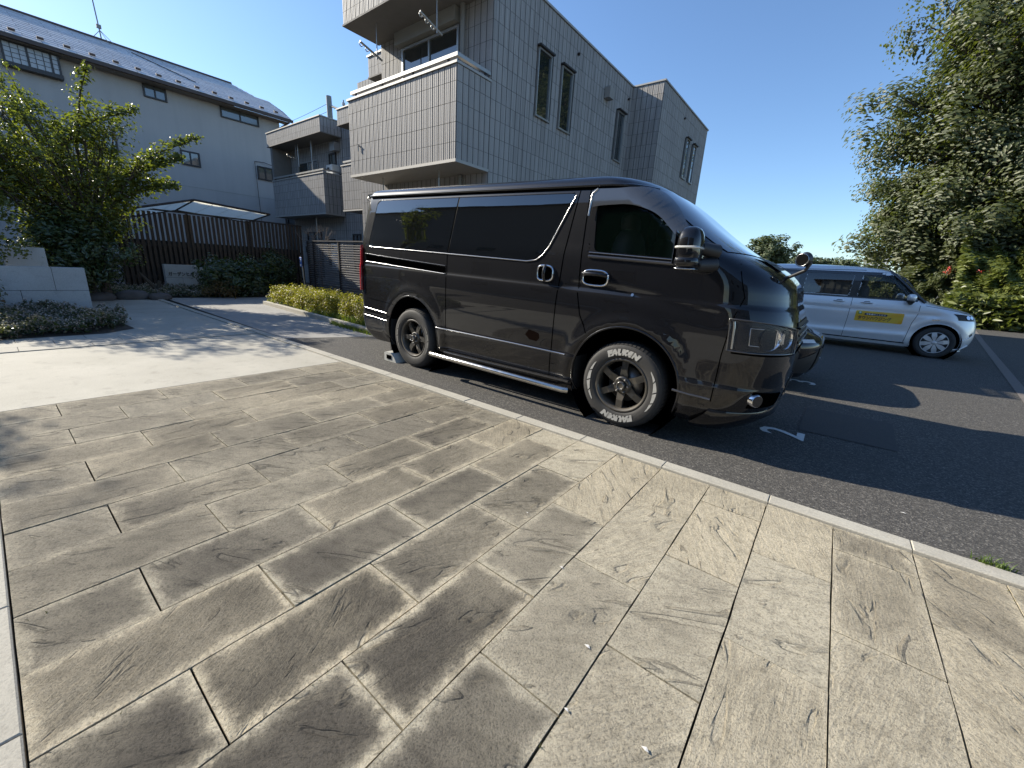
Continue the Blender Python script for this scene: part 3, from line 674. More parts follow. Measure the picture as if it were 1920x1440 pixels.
# ================================================================ VEHICLES
def pchip(xs, ys, x):
    xs = np.array(xs, float); ys = np.array(ys, float); h = np.diff(xs); d = np.diff(ys) / h
    mm = np.zeros(len(xs)); mm[0], mm[-1] = d[0], d[-1]
    for i in range(1, len(xs) - 1):
        mm[i] = 0 if d[i - 1] * d[i] <= 0 else 2 * d[i - 1] * d[i] / (d[i - 1] + d[i])
    x = np.clip(x, xs[0], xs[-1]); k = np.clip(np.searchsorted(xs, x) - 1, 0, len(h) - 1)
    t = (x - xs[k]) / h[k]
    return (2 * t ** 3 - 3 * t ** 2 + 1) * ys[k] + (t ** 3 - 2 * t ** 2 + t) * h[k] * mm[k] + (-2 * t ** 3 + 3 * t ** 2) * ys[k + 1] + (t ** 3 - t ** 2) * h[k] * mm[k + 1]
class Shell:
    """Car body as stacked plan outlines. rows: (z, half width, front x, rear x, front rx, front ry, rear r)"""
    def __init__(s, rows, yc, n=2.3, tilt=None, side=None):
        s.R = np.array(rows, float); s.yc = yc; s.n = n; s.tilt = tilt or (lambda x, z: z); s.side = side; s.arches = []
    def g(s, z): return [float(pchip(s.R[:, 0], s.R[:, k], np.array(z))) for k in range(1, 7)]
    def front(s, z, th):
        """Front corner, th 0 (side) .. 90 deg (nose), then 90..: straight to the centre line for th>90 (fraction)."""
        w, xf, xr, rx, ry, rr = s.g(z); e = 2 / s.n
        if th <= 90:
            a = math.radians(th); return xf - rx + rx * math.sin(a) ** e, w - ry + ry * math.cos(a) ** e
        f = (th - 90) / 90.0; return xf, (w - ry) * (1 - f)
    def ysurf(s, x, z):
        w, xf, xr, rx, ry, rr = s.g(z); xc = xf - rx
        if s.side: w = w + s.side(x, z)
        if x > xc:
            q = min(1, (x - xc) / rx); return w - ry + ry * max(0, 1 - q ** s.n) ** (1 / s.n)
        xb = xr + rr
        if x < xb:
            q = min(1, (xb - x) / rr); return w - rr + rr * max(0, 1 - q ** 2.5) ** .4
        return w
    def S(s, x, z, off=0, sgn=-1):
        y = s.ysurf(x, z); e = .01
        # outward normal by differences
        dyx = (s.ysurf(x + e, z) - s.ysurf(x - e, z)) / (2 * e); dyz = (s.ysurf(x, z + e) - s.ysurf(x, z - e)) / (2 * e)
        nv = Vector((-dyx, 1, -dyz)).normalized()
        return (x + nv.x * off, s.yc + sgn * (y + nv.y * off), s.tilt(x, z) + nv.z * off)
    def F(s, th, z, off=0, sgn=-1):
        e = .5; p = s.front(z, th); a = s.front(z, max(0, th - e)); b_ = s.front(z, min(180, th + e)); c = s.front(z + .01, th); d = s.front(z - .01, th)
        t1 = Vector((b_[0] - a[0], b_[1] - a[1], 0)); t2 = Vector((c[0] - d[0], c[1] - d[1], .02)); nv = t1.cross(t2)
        if nv.length < 1e-9: nv = Vector((1, 0, 0))
        nv.normalize()
        if nv.x < 0 and th > 60 or (nv.y < 0 and th <= 60): nv = -nv
        return (p[0] + nv.x * off, s.yc + sgn * (p[1] + nv.y * off), s.tilt(p[0], z) + nv.z * off)
    def body(s, zs, xstep, cut, nf=16):
        """Grid skin. cut(x, y, z, region) True drops a face."""
        rings = []
        for z in zs:
            w, xf, xr, rx, ry, rr = s.g(z); half = []
            for k in range(4): half.append((xr, (w - rr) * k / 4))
            for k in range(7):
                a = PI / 2 * k / 6; half.append((xr + rr - rr * math.cos(a) ** .8, w - rr + rr * math.sin(a) ** .8))
            x0, x1 = xr + rr, xf - rx; ns = s.ns
            for k in range(1, ns):
                x = x0 + (x1 - x0) * k / ns; half.append((x, w))
            for k in range(nf + 1):
                half.append(s.front(z, 90 * k / nf))
            for k in range(1, 5): half.append(s.front(z, 90 + 90 * k / 4))
            half = [(x, y + (s.side(x, z) if s.side and xr + rr < x < xf - .02 else 0) * 1) for x, y in half]
            # side bulges fade with y so that the nose stays whole
            ring = [(x, s.yc - y, s.tilt(x, z)) for x, y in half] + [(x, s.yc + y, s.tilt(x, z)) for x, y in reversed(half[:-1])][:-1]
            rings.append(ring)
        n = len(rings[0]); vs = [p for r in rings for p in r]; fs = []
        for i in range(len(rings) - 1):
            for k in range(n):
                k2 = (k + 1) % n; q = (i * n + k, i * n + k2, (i + 1) * n + k2, (i + 1) * n + k)
                c = [sum(vs[j][t] for j in q) / 4 for t in range(3)]
                if not cut(*c): fs.append(q)
        if s.arches:      # pull ragged cut edges onto the arch circles
            for i, p in enumerate(vs):
                for ax, az, ar in s.arches:
                    dx_, dz_ = p[0] - ax, p[2] - az; r_ = math.hypot(dx_, dz_)
                    if 1e-3 < r_ < ar and abs(p[1] - s.yc) > .6:
                        x_, z_ = ax + dx_ / r_ * ar, az + dz_ / r_ * ar
                        y_ = s.ysurf(x_, max(z_, s.R[0, 0])); vs[i] = (x_, s.yc + math.copysign(y_, p[1] - s.yc), z_)
        top = rings[-1]; o = len(vs)
        cxm = sum(p[0] for p in top) / n; cym = sum(p[1] for p in top) / n; czm = max(p[2] for p in top)
        inner = [((p[0] - cxm) * .5 + cxm, (p[1] - cym) * .5 + cym, p[2] + .005) for p in top]
        vs += inner + [(cxm, cym, czm + .008)]
        b0 = (len(rings) - 1) * n
        for k in range(n):
            k2 = (k + 1) % n; fs.append((b0 + k, b0 + k2, o + k2, o + k)); fs.append((o + k, o + k2, o + n))
        return vs, fs
def m_paint(name, base, metal, rough, flake=.0, dirt=.0, dirtc=(.2, .17, .13)):
    m, n, l, b = nodes(name); P = n.new('ShaderNodeNewGeometry').outputs['Position']
    setp(b, base=base, metal=metal, rough=rough, coat=.5 if metal == 0 else 1, coatr=.02, spec=.08 if metal == 0 else .5)
    if dirt:
        f = ramp(n, l, noise(n, l, P, 2.2, 6, .7), [(.35, 0.), (.75, dirt)])
        sz = n.new('ShaderNodeSeparateXYZ'); l.new(P, sz.inputs[0])
        hgt = ramp(n, l, sz.outputs[2], [(.25, 1.), (1.1, .25)])
        ff = mth(n, l, 'MULTIPLY', f, hgt)
        l.new(mixc(n, l, ff, base, dirtc), b.inputs['Base Color'])
        l.new(mth(n, l, 'ADD', mth(n, l, 'MULTIPLY', ff, 1.2), rough), b.inputs['Roughness'])
        l.new(mth(n, l, 'SUBTRACT', 1., mth(n, l, 'MULTIPLY', ff, .9)), b.inputs['Coat Weight'])
    return m
MBLK = m_paint('black_paint', (.004, .0042, .006), .0, .4, dirt=.07, dirtc=(.06, .06, .058))
MGLB = m_glass('tinted_glass', (.004, .0045, .005), .02)
MRUB = simple('rubber', (.018, .018, .018), .75, var=.2, scale=30, bmp=.2); MPLS = simple('black_plastic', (.015, .015, .016), .5, var=.2)
MGAP = simple('panel_gap', (.001, .001, .001), .95, var=0, spec=0)
MCHR = simple('chrome', (.75, .75, .76), .1, 1, var=0); MSTP = simple('step_steel', (.62, .60, .56), .22, 1, var=.1)
MWHL = m_paint('wheel_black', (.018, .018, .017), .3, .3, dirt=.6); MBRK = simple('brake_steel', (.25, .24, .23), .4, .8, var=.3)
MTYR = simple('tyre_rubber', (.030, .029, .028), .72, var=.35, scale=9, bmp=.35); MLET = simple('tyre_lettering', (.40, .39, .36), .7, var=.3, scale=40)
MRED = m_glass('tail_lamp_red', (.9, .012, .02), .15); MWPL = simple('silver_wheel', (.62, .62, .62), .35, .5, var=.05)
def seam(root, sh, pts, w=.007, mat=None, off=.0012, name='door_seam', closed=False, th=.002):
    """Thin strip following the body through (x, z) points."""
    mb = MB(); P = []
    pp = list(pts) + ([pts[0]] if closed else [])
    for i in range(len(pp) - 1):
        a, b_ = Vector(pp[i]), Vector(pp[i + 1]); k = max(1, int((b_ - a).length / .05))
        for j in range(k): P.append(a.lerp(b_, j / k))
    P.append(Vector(pp[-1])); L = []; R_ = []
    for i, p in enumerate(P):
        t = (P[min(i + 1, len(P) - 1)] - P[max(i - 1, 0)]).normalized(); q = Vector((-t.y, t.x)) * w / 2
        L.append(sh.S(p.x + q.x, p.y + q.y, off)); R_.append(sh.S(p.x - q.x, p.y - q.y, off))
    n = len(P); mb.add(L + R_, [(i, i + 1, n + i + 1, n + i) for i in range(n - 1)])
    return part(name, mb, mat or MGAP, root, recalc=False)
def bead(root, sh, pts, r, mat, off=.0, name='trim', closed=False, sgn=-1):
    pp = list(pts) + ([pts[0]] if closed else []); P = []
    for i in range(len(pp) - 1):
        a, b_ = Vector(pp[i]), Vector(pp[i + 1]); k = max(1, int((b_ - a).length / .06))
        for j in range(k): P.append(a.lerp(b_, j / k))
    P.append(Vector(pp[-1]))
    return part(name, MB().tube([sh.S(p.x, p.y, off, sgn) for p in P], r, 8), mat, root)
def panel(root, sh, poly, mat, off=.004, h=.06, name='window', holes=(), sgn=-1, rim=.006):
    UV, F = cdt_patch(poly, h, lambda u, v: (u, v), holes); V = [sh.S(u, v, off, sgn) for u, v in UV]
    mb = MB().add(V, F, True)
    if rim:   # turn the edge down to the body
        k = len(poly)
        for lp in [poly] + list(holes):
            d = []
            for i in range(len(lp)):
                a, b_ = lp[i], lp[(i + 1) % len(lp)]; kk = max(1, int(math.dist(a, b_) / h))
                d += [(a[0] + (b_[0] - a[0]) * j / kk, a[1] + (b_[1] - a[1]) * j / kk) for j in range(kk)]
            up_ = [sh.S(u, v, off, sgn) for u, v in d]; dn = [sh.S(u, v, -rim, sgn) for u, v in d]; n = len(d)
            mb.add(up_ + dn, [(i, (i + 1) % n, n + (i + 1) % n, n + i) for i in range(n)])
    fl = []
    for fc in F:
        p0, p1, p2 = (Vector(V[fc[j]]) for j in (0, 1, 2)); c_ = UV[fc[0]]
        out = Vector(sh.S(c_[0], c_[1], off + .01, sgn)) - Vector(V[fc[0]])
        fl.append((p1 - p0).cross(p2 - p0).dot(out) > 0)
    if sum(fl) < len(fl) / 2: mb.f[:len(F)] = [tuple(reversed(q)) for q in mb.f[:len(F)]]
    o = part(name, mb, mat, root, recalc=False)
    nv = [(Vector(sh.S(u, v, off + .01, sgn)) - Vector(sh.S(u, v, off, sgn))).normalized() for u, v in UV] + [(0, 0, 0)] * (len(mb.v) - len(UV))
    o.data.normals_split_custom_set_from_vertices([tuple(q) for q in nv])
    return o

def blob(cx_, cy_, cz_, rx, ry, rz, n=3.2, seg=20, rings=12):
    vs = []; fs = []
    for i in range(rings + 1):
        ph = -PI / 2 + PI * i / rings
        for k in range(seg):
            th = 2 * PI * k / seg; e = 2 / n
            sg = lambda v: math.copysign(abs(v) ** e, v)
            vs.append((cx_ + rx * sg(math.cos(ph)) * sg(math.cos(th)), cy_ + ry * sg(math.cos(ph)) * sg(math.sin(th)), cz_ + rz * sg(math.sin(ph))))
    for i in range(rings):
        for k in range(seg): fs.append((i * seg + k, i * seg + (k + 1) % seg, (i + 1) * seg + (k + 1) % seg, (i + 1) * seg + k))
    return vs, fs
# ---------------------------------------------------------------- BLACK VAN
VYC = 3.822
van = thing('van', 'black high sided delivery van with tinted windows and white lettered tyres, parked in bay 2', 'van', (-2.5, VYC, 0))
rows = [(.20, .775, -.34, -4.66, .36, .50, .10), (.26, .815, -.26, -4.74, .38, .52, .10), (.33, .838, -.20, -4.79, .38, .54, .10), (.44, .846, -.165, -4.815, .38, .55, .10),
        (.51, .850, -.155, -4.82, .38, .55, .10), (.535, .843, -.153, -4.815, .38, .55, .10), (.70, .847, -.145, -4.81, .38, .55, .09), (.95, .849, -.155, -4.80, .38, .55, .08),
        (1.07, .846, -.185, -4.80, .38, .55, .08), (1.10, .838, -.20, -4.795, .38, .55, .08), (1.22, .835, -.225, -4.79, .37, .55, .08), (1.32, .832, -.31, -4.78, .36, .56, .08),
        (1.385, .826, -.42, -4.775, .34, .58, .08), (1.44, .818, -.545, -4.77, .32, .58, .08), (1.60, .798, -.80, -4.74, .30, .58, .08), (1.76, .776, -1.01, -4.71, .30, .58, .08), (1.85, .758, -1.14, -4.69, .30, .57, .09),
        (1.90, .742, -1.22, -4.68, .30, .56, .10), (1.93, .715, -1.29, -4.665, .30, .54, .12), (1.955, .66, -1.40, -4.62, .32, .50, .14), (1.972, .56, -1.60, -4.53, .35, .42, .16), (1.983, .40, -1.95, -4.35, .35, .30, .18)]
FXW, RXW = -1.20, -3.785
def vside(x, z):
    o = 0
    for ax in (FXW, RXW):     # softly flared arches
        r = math.hypot(x - ax, (z - .36)); 
        if z > .25: o += .016 * math.exp(-((r - .50) / .05) ** 2) if r > .40 else .012
    # door scallop sweeping from the front handle
    if -1.75 < x < -.55: o += -.008 * math.exp(-((z - (1.11 - .0 - .13 * max(0, x + 1.45) ** 1.3)) / .035) ** 2)
    return o
van_tilt = lambda x, z: z - .028 * (x + 2.5) * min(1, z / 1.2)
SH = Shell(rows, VYC, 2.35, van_tilt, vside); SH.ns = 96; SH.arches = [(FXW, .375, .445), (RXW, .375, .445)]
zs = sorted(set([round(z, 4) for z in list(np.arange(.20, 1.90, .035)) + [.51, .525, .535, 1.07, 1.085, 1.10, 1.32, 1.36, 1.385, 1.41, 1.44, 1.90, 1.915, 1.93, 1.942, 1.955, 1.964, 1.972, 1.983]]))
WFB = [(-1.60, 1.35), (-.72, 1.335), (-.76, 1.41), (-1.09, 1.735), (-1.20, 1.79), (-1.63, 1.80)]
def inpoly(x, z, poly):
    r = False; j = len(poly) - 1
    for i in range(len(poly)):
        if (poly[i][1] > z) != (poly[j][1] > z) and x < (poly[j][0] - poly[i][0]) * (z - poly[i][1]) / (poly[j][1] - poly[i][1]) + poly[i][0]: r = not r
        j = i
    return r
def vcut(x, y, z):
    if abs(y - VYC) > .6 and inpoly(x, z + .028 * (x + 2.5), WFB): return True
    for ax in (FXW, RXW):
        if math.hypot(x - ax, z - .375) < .430 and abs(y - VYC) > .6: return True
    return False
V, F = SH.body(zs, .04, vcut)
part('body', MB().add(V, F, True), MBLK, van)
part('underbody', MB().box(-4.6, -.5, VYC - .62, VYC + .62, .22, .60), MGAP, van)
# wheel housings: dark barrels behind the arches, and rolled arch lips
for ax in (FXW, RXW):
    for sg_ in (-1, 1):
        part('wheel_housing', MB().lathe([(.455, 0), (.455, .30), (.05, .30)], (ax, VYC + sg_ * .835 - (0 if sg_ < 0 else .30), .36), 'y', 40), MGAP, van)
        pts = [(ax + .445 * math.cos(a), .375 + .028 * (ax + .445 * math.cos(a) + 2.5) * min(1, .4) + .445 * math.sin(a)) for a in [math.radians(-22 + 224 * i / 40) for i in range(41)]]
        bead(van, SH, pts, .010, MBLK, -.004, 'arch_lip', sgn=sg_)
# windows ------------------------------------------------
wl_ = round_poly([(-4.60, 1.30), (-3.215, 1.285), (-3.13, 1.815), (-4.47, 1.815)], [.09, .0, .0, .09])
panel(van, SH, wl_, MGLB, .003, .08, 'rear_quarter_window')
wm = round_poly([(-3.195, 1.285), (-2.14, 1.275), (-1.99, 1.40), (-1.795, 1.815), (-3.11, 1.815)], [.0, .17, .12, .05, .0])
panel(van, SH, wm, MGLB, .003, .08, 'sliding_door_window')
wf = round_poly([(-1.585, 1.355), (-.70, 1.335), (-.74, 1.41), (-1.085, 1.745), (-1.20, 1.805), (-1.62, 1.81)], [.05, .02, .06, .14, .1, .06])
m_vg, n_, l_, b_ = nodes('van_front_glass'); setp(b_, base=(.004, .012, .008), rough=.02, spec=.5, alpha=.22, coat=.5, coatr=.02)
def pscale(p, k):
    cx_ = sum(q[0] for q in p) / len(p); cz_ = sum(q[1] for q in p) / len(p); return [(cx_ + (q[0] - cx_) * k, cz_ + (q[1] - cz_) * k) for q in p]
wfi = [(x + .02 * (1 if x < -1.2 else -1) * min(1, abs(x + 1.2) / .3), z + (.028 if z < 1.5 else -.03)) for x, z in wf]
for sg_ in (-1, 1):
    panel(van, SH, pscale(wf, 1.03), MBLK, .002, .05, 'window_frame', holes=[wfi], sgn=sg_)
    panel(van, SH, wfi, m_vg, -.002, .08, 'front_door_window', sgn=sg_, rim=0)
part('cab_interior', MB().box(-1.80, -1.76, VYC - .74, VYC + .74, .6, 1.86).box(-1.76, -.75, VYC - .72, VYC + .72, .75, .80).box(-.85, -.45, VYC - .68, VYC + .68, .8, 1.24), MGAP, van)  # black partition added behind the seats so the rear looks dark
for sy in (-.42, .42):
    st_ = part('seat', MB().add(*blob(-1.45, VYC + sy, 1.18, .10, .24, .38, 3), True), MRUB, van)
    link('head_rest', MB().add(*blob(-1.46, VYC + sy, 1.60, .055, .13, .08, 3), True).mesh('head_rest', MRUB, ORG[van.name]), st_)
for sg_ in (1,):
    panel(van, SH, wl_, MGLB, .003, .12, 'rear_quarter_window', sgn=1); panel(van, SH, wm, MGLB, .003, .12, 'sliding_door_window', sgn=1); pass
MTRM = simple('window_trim', (.03, .03, .032), .16, .0, var=0, coat=1)
MBRT = simple('bright_trim_glint', (.38, .38, .38), .2, 1, var=0)
bead(van, SH, [(-4.58, 1.297), (-3.22, 1.283), (-2.20, 1.272), (-2.10, 1.288), (-2.04, 1.33), (-1.985, 1.40), (-1.795, 1.80)], .006, MBRT, .002, 'window_trim')  # bright window edge, with the sun glint on the glass put into the metal
bead(van, SH, [(-4.60, 1.33), (-4.475, 1.79), (-4.43, 1.82), (-1.82, 1.822)], .004, MTRM, .002, 'window_trim')
seam(van, SH, [(-3.205, 1.29), (-3.12, 1.82)], .012, MGAP, .0055)
# rain visor over the front door window
vis = round_poly([(-1.645, 1.70), (-1.56, 1.715), (-1.30, 1.725), (-1.12, 1.66), (-.86, 1.43), (-.80, 1.44), (-1.05, 1.73), (-1.19, 1.83), (-1.645, 1.835)], [.02, .05, .1, .1, .02, .02, .1, .08, .04])
MVIS = m_glass('visor_smoke', (.05, .052, .055), .12)
panel(van, SH, vis, MVIS, .028, .07, 'rain_visor', rim=-.022)
bead(van, SH, [(-1.645, 1.64), (-1.640, 1.80), (-1.60, 1.835)], .008, MBRT, .026, 'visor_clip')
bead(van, SH, [(-1.60, 1.345), (-.72, 1.325)], .013, MTRM, .004, 'belt_moulding')
bead(van, SH, [(-1.60, 1.375), (-.74, 1.352)], .004, MBRT, .008, 'belt_moulding')
# gutter and roof edge
bead(van, SH, [(-4.66, 1.868), (-3, 1.872), (-1.5, 1.868), (-1.2, 1.842)], .014, MBLK, .006, 'roof_gutter'); bead(van, SH, [(-4.66, 1.868), (-3, 1.872), (-1.5, 1.868), (-1.2, 1.842)], .014, MBLK, .006, 'roof_gutter', sgn=1)
seam(van, SH, [(-4.6, 1.846), (-3, 1.85), (-1.5, 1.846), (-1.22, 1.83)], .014, MGAP, .004)
part('rear_spoiler', MB().add([(x, VYC + y, van_tilt(x, z)) for y in (-.70, -.35, 0, .35, .70) for x, z in ((-4.55, 1.935), (-4.84 + .05 * (abs(y) / .7), 1.905), (-4.82 + .05 * (abs(y) / .7), 1.875), (-4.60, 1.87))],
     [(i * 4 + k, i * 4 + k + 1, i * 4 + k + 5, i * 4 + k + 4) for i in range(4) for k in range(3)] + [(0, 1, 2, 3), (16, 17, 18, 19)], True), MBLK, van)
# panel gaps
seam(van, SH, [(-3.215, 1.285), (-3.22, .42), (-3.20, .30)], .008)
seam(van, SH, [(-1.765, 1.845), (-1.83, 1.35), (-1.86, .95), (-1.875, .30)], .008)
seam(van, SH, [(-1.675, 1.845), (-1.67, 1.5), (-1.66, 1.05), (-1.62, .88), (-1.54, .735)], .008)
seam(van, SH, [(-.535, .40), (-.525, .75), (-.50, 1.0)], .007)
seam(van, SH, [(-.50, 1.0), (-.46, 1.15), (-.53, 1.36)], .005)
seam(van, SH, [(-4.60, .70), (-4.10, .70 - .02)], .004)
seam(van, SH, [(-4.62, .545), (-4.23, .52)], .006)
# slide rail of the sliding door
panel(van, SH, round_poly([(-4.66, 1.20), (-3.235, 1.15), (-3.235, 1.09), (-4.66, 1.13)], .01), MGAP, .002, .1, 'slide_rail')
bead(van, SH, [(-4.66, 1.125), (-3.24, 1.083)], .006, MBRT, .002, 'slide_rail_edge'); bead(van, SH, [(-4.68, 1.215), (-4.5, 1.205), (-3.24, 1.163)], .004, MTRM, .002, 'slide_rail_edge')
# sky highlight on the low creases, put in as bright metal beads
bead(van, SH, [(-3.36, .52), (-3.20, .518), (-2.3, .522), (-1.72, .52)], .009, MBRT, -.002, 'side_crease_glint')
bead(van, SH, [(-4.80, .585), (-4.24, .56)], .011, MBRT, -.001, 'bumper_crease_glint'); bead(van, SH, [(-4.80, .50), (-4.24, .475)], .007, MBRT, -.001, 'bumper_crease_glint')
bead(van, SH, [(-.80, .425), (-.54, .412)], .010, MTRM, .0, 'sill_crease')
panel(van, SH, [(-2.16, .63), (-2.12, .68), (-2.05, .67), (-2.01, .66), (-2.0, .62), (-2.03, .585), (-2.11, .59)], simple('smudge', (.008, .005, .004), .95, var=.5, spec=0), .0008, .04, 'dirt_smudge', rim=0)
# handles
def cup_handle(xc, zc, w, h, kind):
    ring = [(xc + w / 2 * math.cos(a) * (1 - .0), zc + h / 2 * math.sin(a)) for a in [2 * PI * i / 28 for i in range(28)]]
    ring = [(xc + w / 2 * np.sign(math.cos(a)) * abs(math.cos(a)) ** .6, zc + h / 2 * np.sign(math.sin(a)) * abs(math.sin(a)) ** .6) for a in [2 * PI * i / 28 for i in range(28)]]
    o = panel(van, SH, [(float(a), float(b_)) for a, b_ in ring], MGAP, .002, .05, 'door_handle', rim=0); og = ORG[van.name]
    t = MB().tube([SH.S(float(a), float(b_), .006) for a, b_ in ring + ring[:1]], .009, 8); link('bezel', t.mesh('bezel', MCHR, og), o)
    if kind == 'v': g = MB().tube([SH.S(xc + .005, zc + h * .48, .012), SH.S(xc + .008, zc + h * .25, .035), SH.S(xc + .008, zc - h * .25, .035), SH.S(xc + .005, zc - h * .5, .012)], .015, 10)
    else: g = MB().tube([SH.S(xc - w * .48, zc + h * .22, .012), SH.S(xc - w * .3, zc + h * .25, .035), SH.S(xc + w * .3, zc + h * .25, .035), SH.S(xc + w * .48, zc + h * .2, .012)], .017, 10)
    link('grip', g.mesh('grip', MBLK if kind == 'v' else MBLK, og), o); return o
cup_handle(-1.995, 1.185, .155, .125, 'v'); cup_handle(-1.52, 1.185, .215, .115, 'h')
part('key_lock', MB().tube([SH.S(-1.20, 1.085, .0), SH.S(-1.20, 1.085, .006)], .012), MBRT, van)
# tail lamp
tl = panel(van, SH, round_poly([(-4.815, .78), (-4.755, .78), (-4.735, 1.30), (-4.79, 1.31)], .015), MRED, .028, .02, 'tail_lamp', rim=-.0)
panel(van, SH, round_poly([(-4.815, .78), (-4.755, .78), (-4.735, 1.30), (-4.79, 1.31)], .015), MRED, .012, .03, 'tail_lamp', sgn=1)
# side step
part('side_step', MB().tube([(-3.40, 2.955, .245), (-3.37, 2.90, .247), (-3.34, 2.888, .248), (-1.66, 2.888, .225), (-1.63, 2.91, .224)], .026, 12), MSTP, van)
part('sill_strip', MB().box(-3.22, -1.66, 2.955, 2.985, .278, .292), MTRM, van)
# mud flaps
for xx, x2 in ((-4.235, -4.21), (-1.645, -1.63)):
    part('mud_flap', MB().box(xx, x2, 3.0, 3.25, .13 if xx < -3 else .20, .62), MRUB, van)
# front: windscreen, lamp, grille, bumper
def front_patch(thz, mat, off, name, n=(24, 8), both=True, root=van, sh=SH):
    """thz(u,v) maps the unit square to (theta, z)."""
    for sg_ in ((-1, 1) if both else (-1,)):
        nu, nv = n; vs = []
        for j in range(nv + 1):
            for i in range(nu + 1): vs.append(sh.F(*thz(i / nu, j / nv), off, sg_))
        fs = [(j * (nu + 1) + i, j * (nu + 1) + i + 1, (j + 1) * (nu + 1) + i + 1, (j + 1) * (nu + 1) + i) for j in range(nv) for i in range(nu)]
        # rim
        o = part(name, MB().add(vs, fs, True), mat, root)
    return o
front_patch(lambda u, v: (38 + (180 - 38) * u, 1.43 + .42 * v), MGLB, .004, 'windscreen')
front_patch(lambda u, v: (70 + 110 * u, 1.37 + .045 * v), MPLS, .010, 'wiper_cowl')
# head lamp: dark bowl, chrome reflector, clear lens with bright rear edge
MBOWL = simple('lamp_bowl', (.004, .004, .005), .25, var=0, spec=.2)
hl = front_patch(lambda u, v: (3 + 67 * u, .79 + (.215 - .05 * u ** 2) * v), MBOWL, .010, 'headlamp', both=True)
og = ORG[van.name]
def sub(name, mb, mat, parent): return link(name, mb.mesh(name, mat, ORG[parent.name]), parent)
m_lens, n_, l_, b_ = nodes('lamp_lens'); setp(b_, base=(.9, .92, .95), rough=.03, spec=.5, alpha=.035, coat=1, coatr=.02)
for sg_ in (-1,):
    for (th, r, zc, mm) in ((37, .075, .89, MCHR), (55, .066, .895, MCHR)):
        c = Vector(SH.F(th, zc, -.005, sg_)); c2 = Vector(SH.F(th, zc, .03, sg_)); ax = (c2 - c).normalized()
        mb = MB(); P0_ = []
        u_ = ax.cross(Vector((0, 0, 1))).normalized(); w_ = ax.cross(u_)
        prof = [(1.0, .022), (.95, .012), (.7, .002), (.3, .004), (.0, .012)]; nn_ = 20
        for pr, ph in prof:
            for k in range(nn_): a = 2 * PI * k / nn_; P0_.append(c + ax * ph + (u_ * math.cos(a) + w_ * math.sin(a)) * r * pr)
        mb.add(P0_, [(i * nn_ + k, i * nn_ + (k + 1) % nn_, (i + 1) * nn_ + (k + 1) % nn_, (i + 1) * nn_ + k) for i in range(len(prof) - 1) for k in range(nn_)], True)
        sub('reflector', mb, mm, hl)
    fr = [SH.F(3 + 67 * u, .79 + (.215 - .05 * u ** 2) * v, .020) for u, v in ([(0, i / 6) for i in range(7)] + [(i / 12, 1) for i in range(1, 13)] + [(1, 1 - i / 5) for i in range(1, 6)] + [(1 - i / 12, 0) for i in range(1, 13)])]
    sub('lens_rim', MB().tube(fr, .006, 6), MTRM, hl)
    for q_ in range(7): sub('reflector_rib', MB().tube([SH.F(43.5 + q_ * 1.5, .835 + .004 * q_, .008), SH.F(43.5 + q_ * 1.5, .955 - .004 * q_, .010)], .0035, 5), MCHR, hl)
    sub('lens_edge', MB().tube([SH.F(6, .805 + .185 * i / 6, .018) for i in range(7)], .008, 8), MBRT, hl)
    sub('inner_bezel', MB().tube([SH.F(th, z, .010) for th, z in ((19, .84), (18.5, .955), (30, .955))], .004, 6).tube([SH.F(19, .84, .01), SH.F(28, .838, .01)], .003, 6), MBRT, hl)
    vs = []; nu, nv = 22, 8
    for j in range(nv + 1):
        for i in range(nu + 1):
            u, v = i / nu, j / nv; vs.append(SH.F(3 + 67 * u, .79 + (.215 - .05 * u ** 2) * v, .022, -1))
    sub('lens', MB().add(vs, [(j * (nu + 1) + i, j * (nu + 1) + i + 1, (j + 1) * (nu + 1) + i + 1, (j + 1) * (nu + 1) + i) for j in range(nv) for i in range(nu)], True), m_lens, hl)
front_patch(lambda u, v: (78 + 102 * u, .83 + .17 * v), MPLS, .006, 'grille')
for zz in (.86, .91, .96): part('grille_bar', MB().tube([SH.F(78 + 102 * i / 10, zz, .012, -1) for i in range(11)] + [SH.F(180 - 102 * i / 10, zz, .012, 1) for i in range(1, 11)], .009, 8), MCHR if zz == .91 else MBLK, van)
# bumper upper break, lower lip, fog lamp pocket
part('bumper_break', MB().tube([SH.F(6 + 174 * i / 20, .775 - .0 * i, .0, -1) for i in range(21)] + [SH.F(180 - 174 * i / 20, .775, .0, 1) for i in range(1, 21)], .006, 6), MGAP, van)
lip = MB(); L_ = []
ths = [4 + 176 * i / 26 for i in range(27)]
for sg_, seq in ((-1, ths), (1, list(reversed(ths[:-1])))):
    for th in seq:
        for (z_, of) in ((.34, .004), (.30, .028 + .03 * min(1, th / 60)), (.20, .035 + .035 * min(1, th / 60)), (.17, .01), (.22, -.05)): L_.append(SH.F(th, max(.2, z_), of, sg_)[:2] + (z_ - .028 * 2.2 * .2,))
nL = len(L_) // 5
lip.add(L_, [(i * 5 + k, (i + 1) * 5 + k, (i + 1) * 5 + k + 1, i * 5 + k + 1) for i in range(nL - 1) for k in range(4)], True)
part('bumper_lip', lip, MBLK, van)
fp = front_patch(lambda u, v: (34 + 40 * u, .385 + .13 * v * (1 - .2 * u)), MGAP, .003, 'fog_lamp_pocket', (12, 5))
c = Vector(SH.F(38, .445, -.03)); ax = Vector((.75, -.62, .0)).normalized(); 
fog = part('fog_lamp', MB().tube([c - ax * .02, c + ax * .055, c + ax * .062], [.046, .046, .040], 20), MCHR, van)
sub('lamp_glass', MB().tube([c + ax * .0625, c + ax * .064], .038, 20), MGLB, fog)
front_patch(lambda u, v: (95 + 85 * u, .36 + .16 * v), MPLS, .004, 'lower_grille')
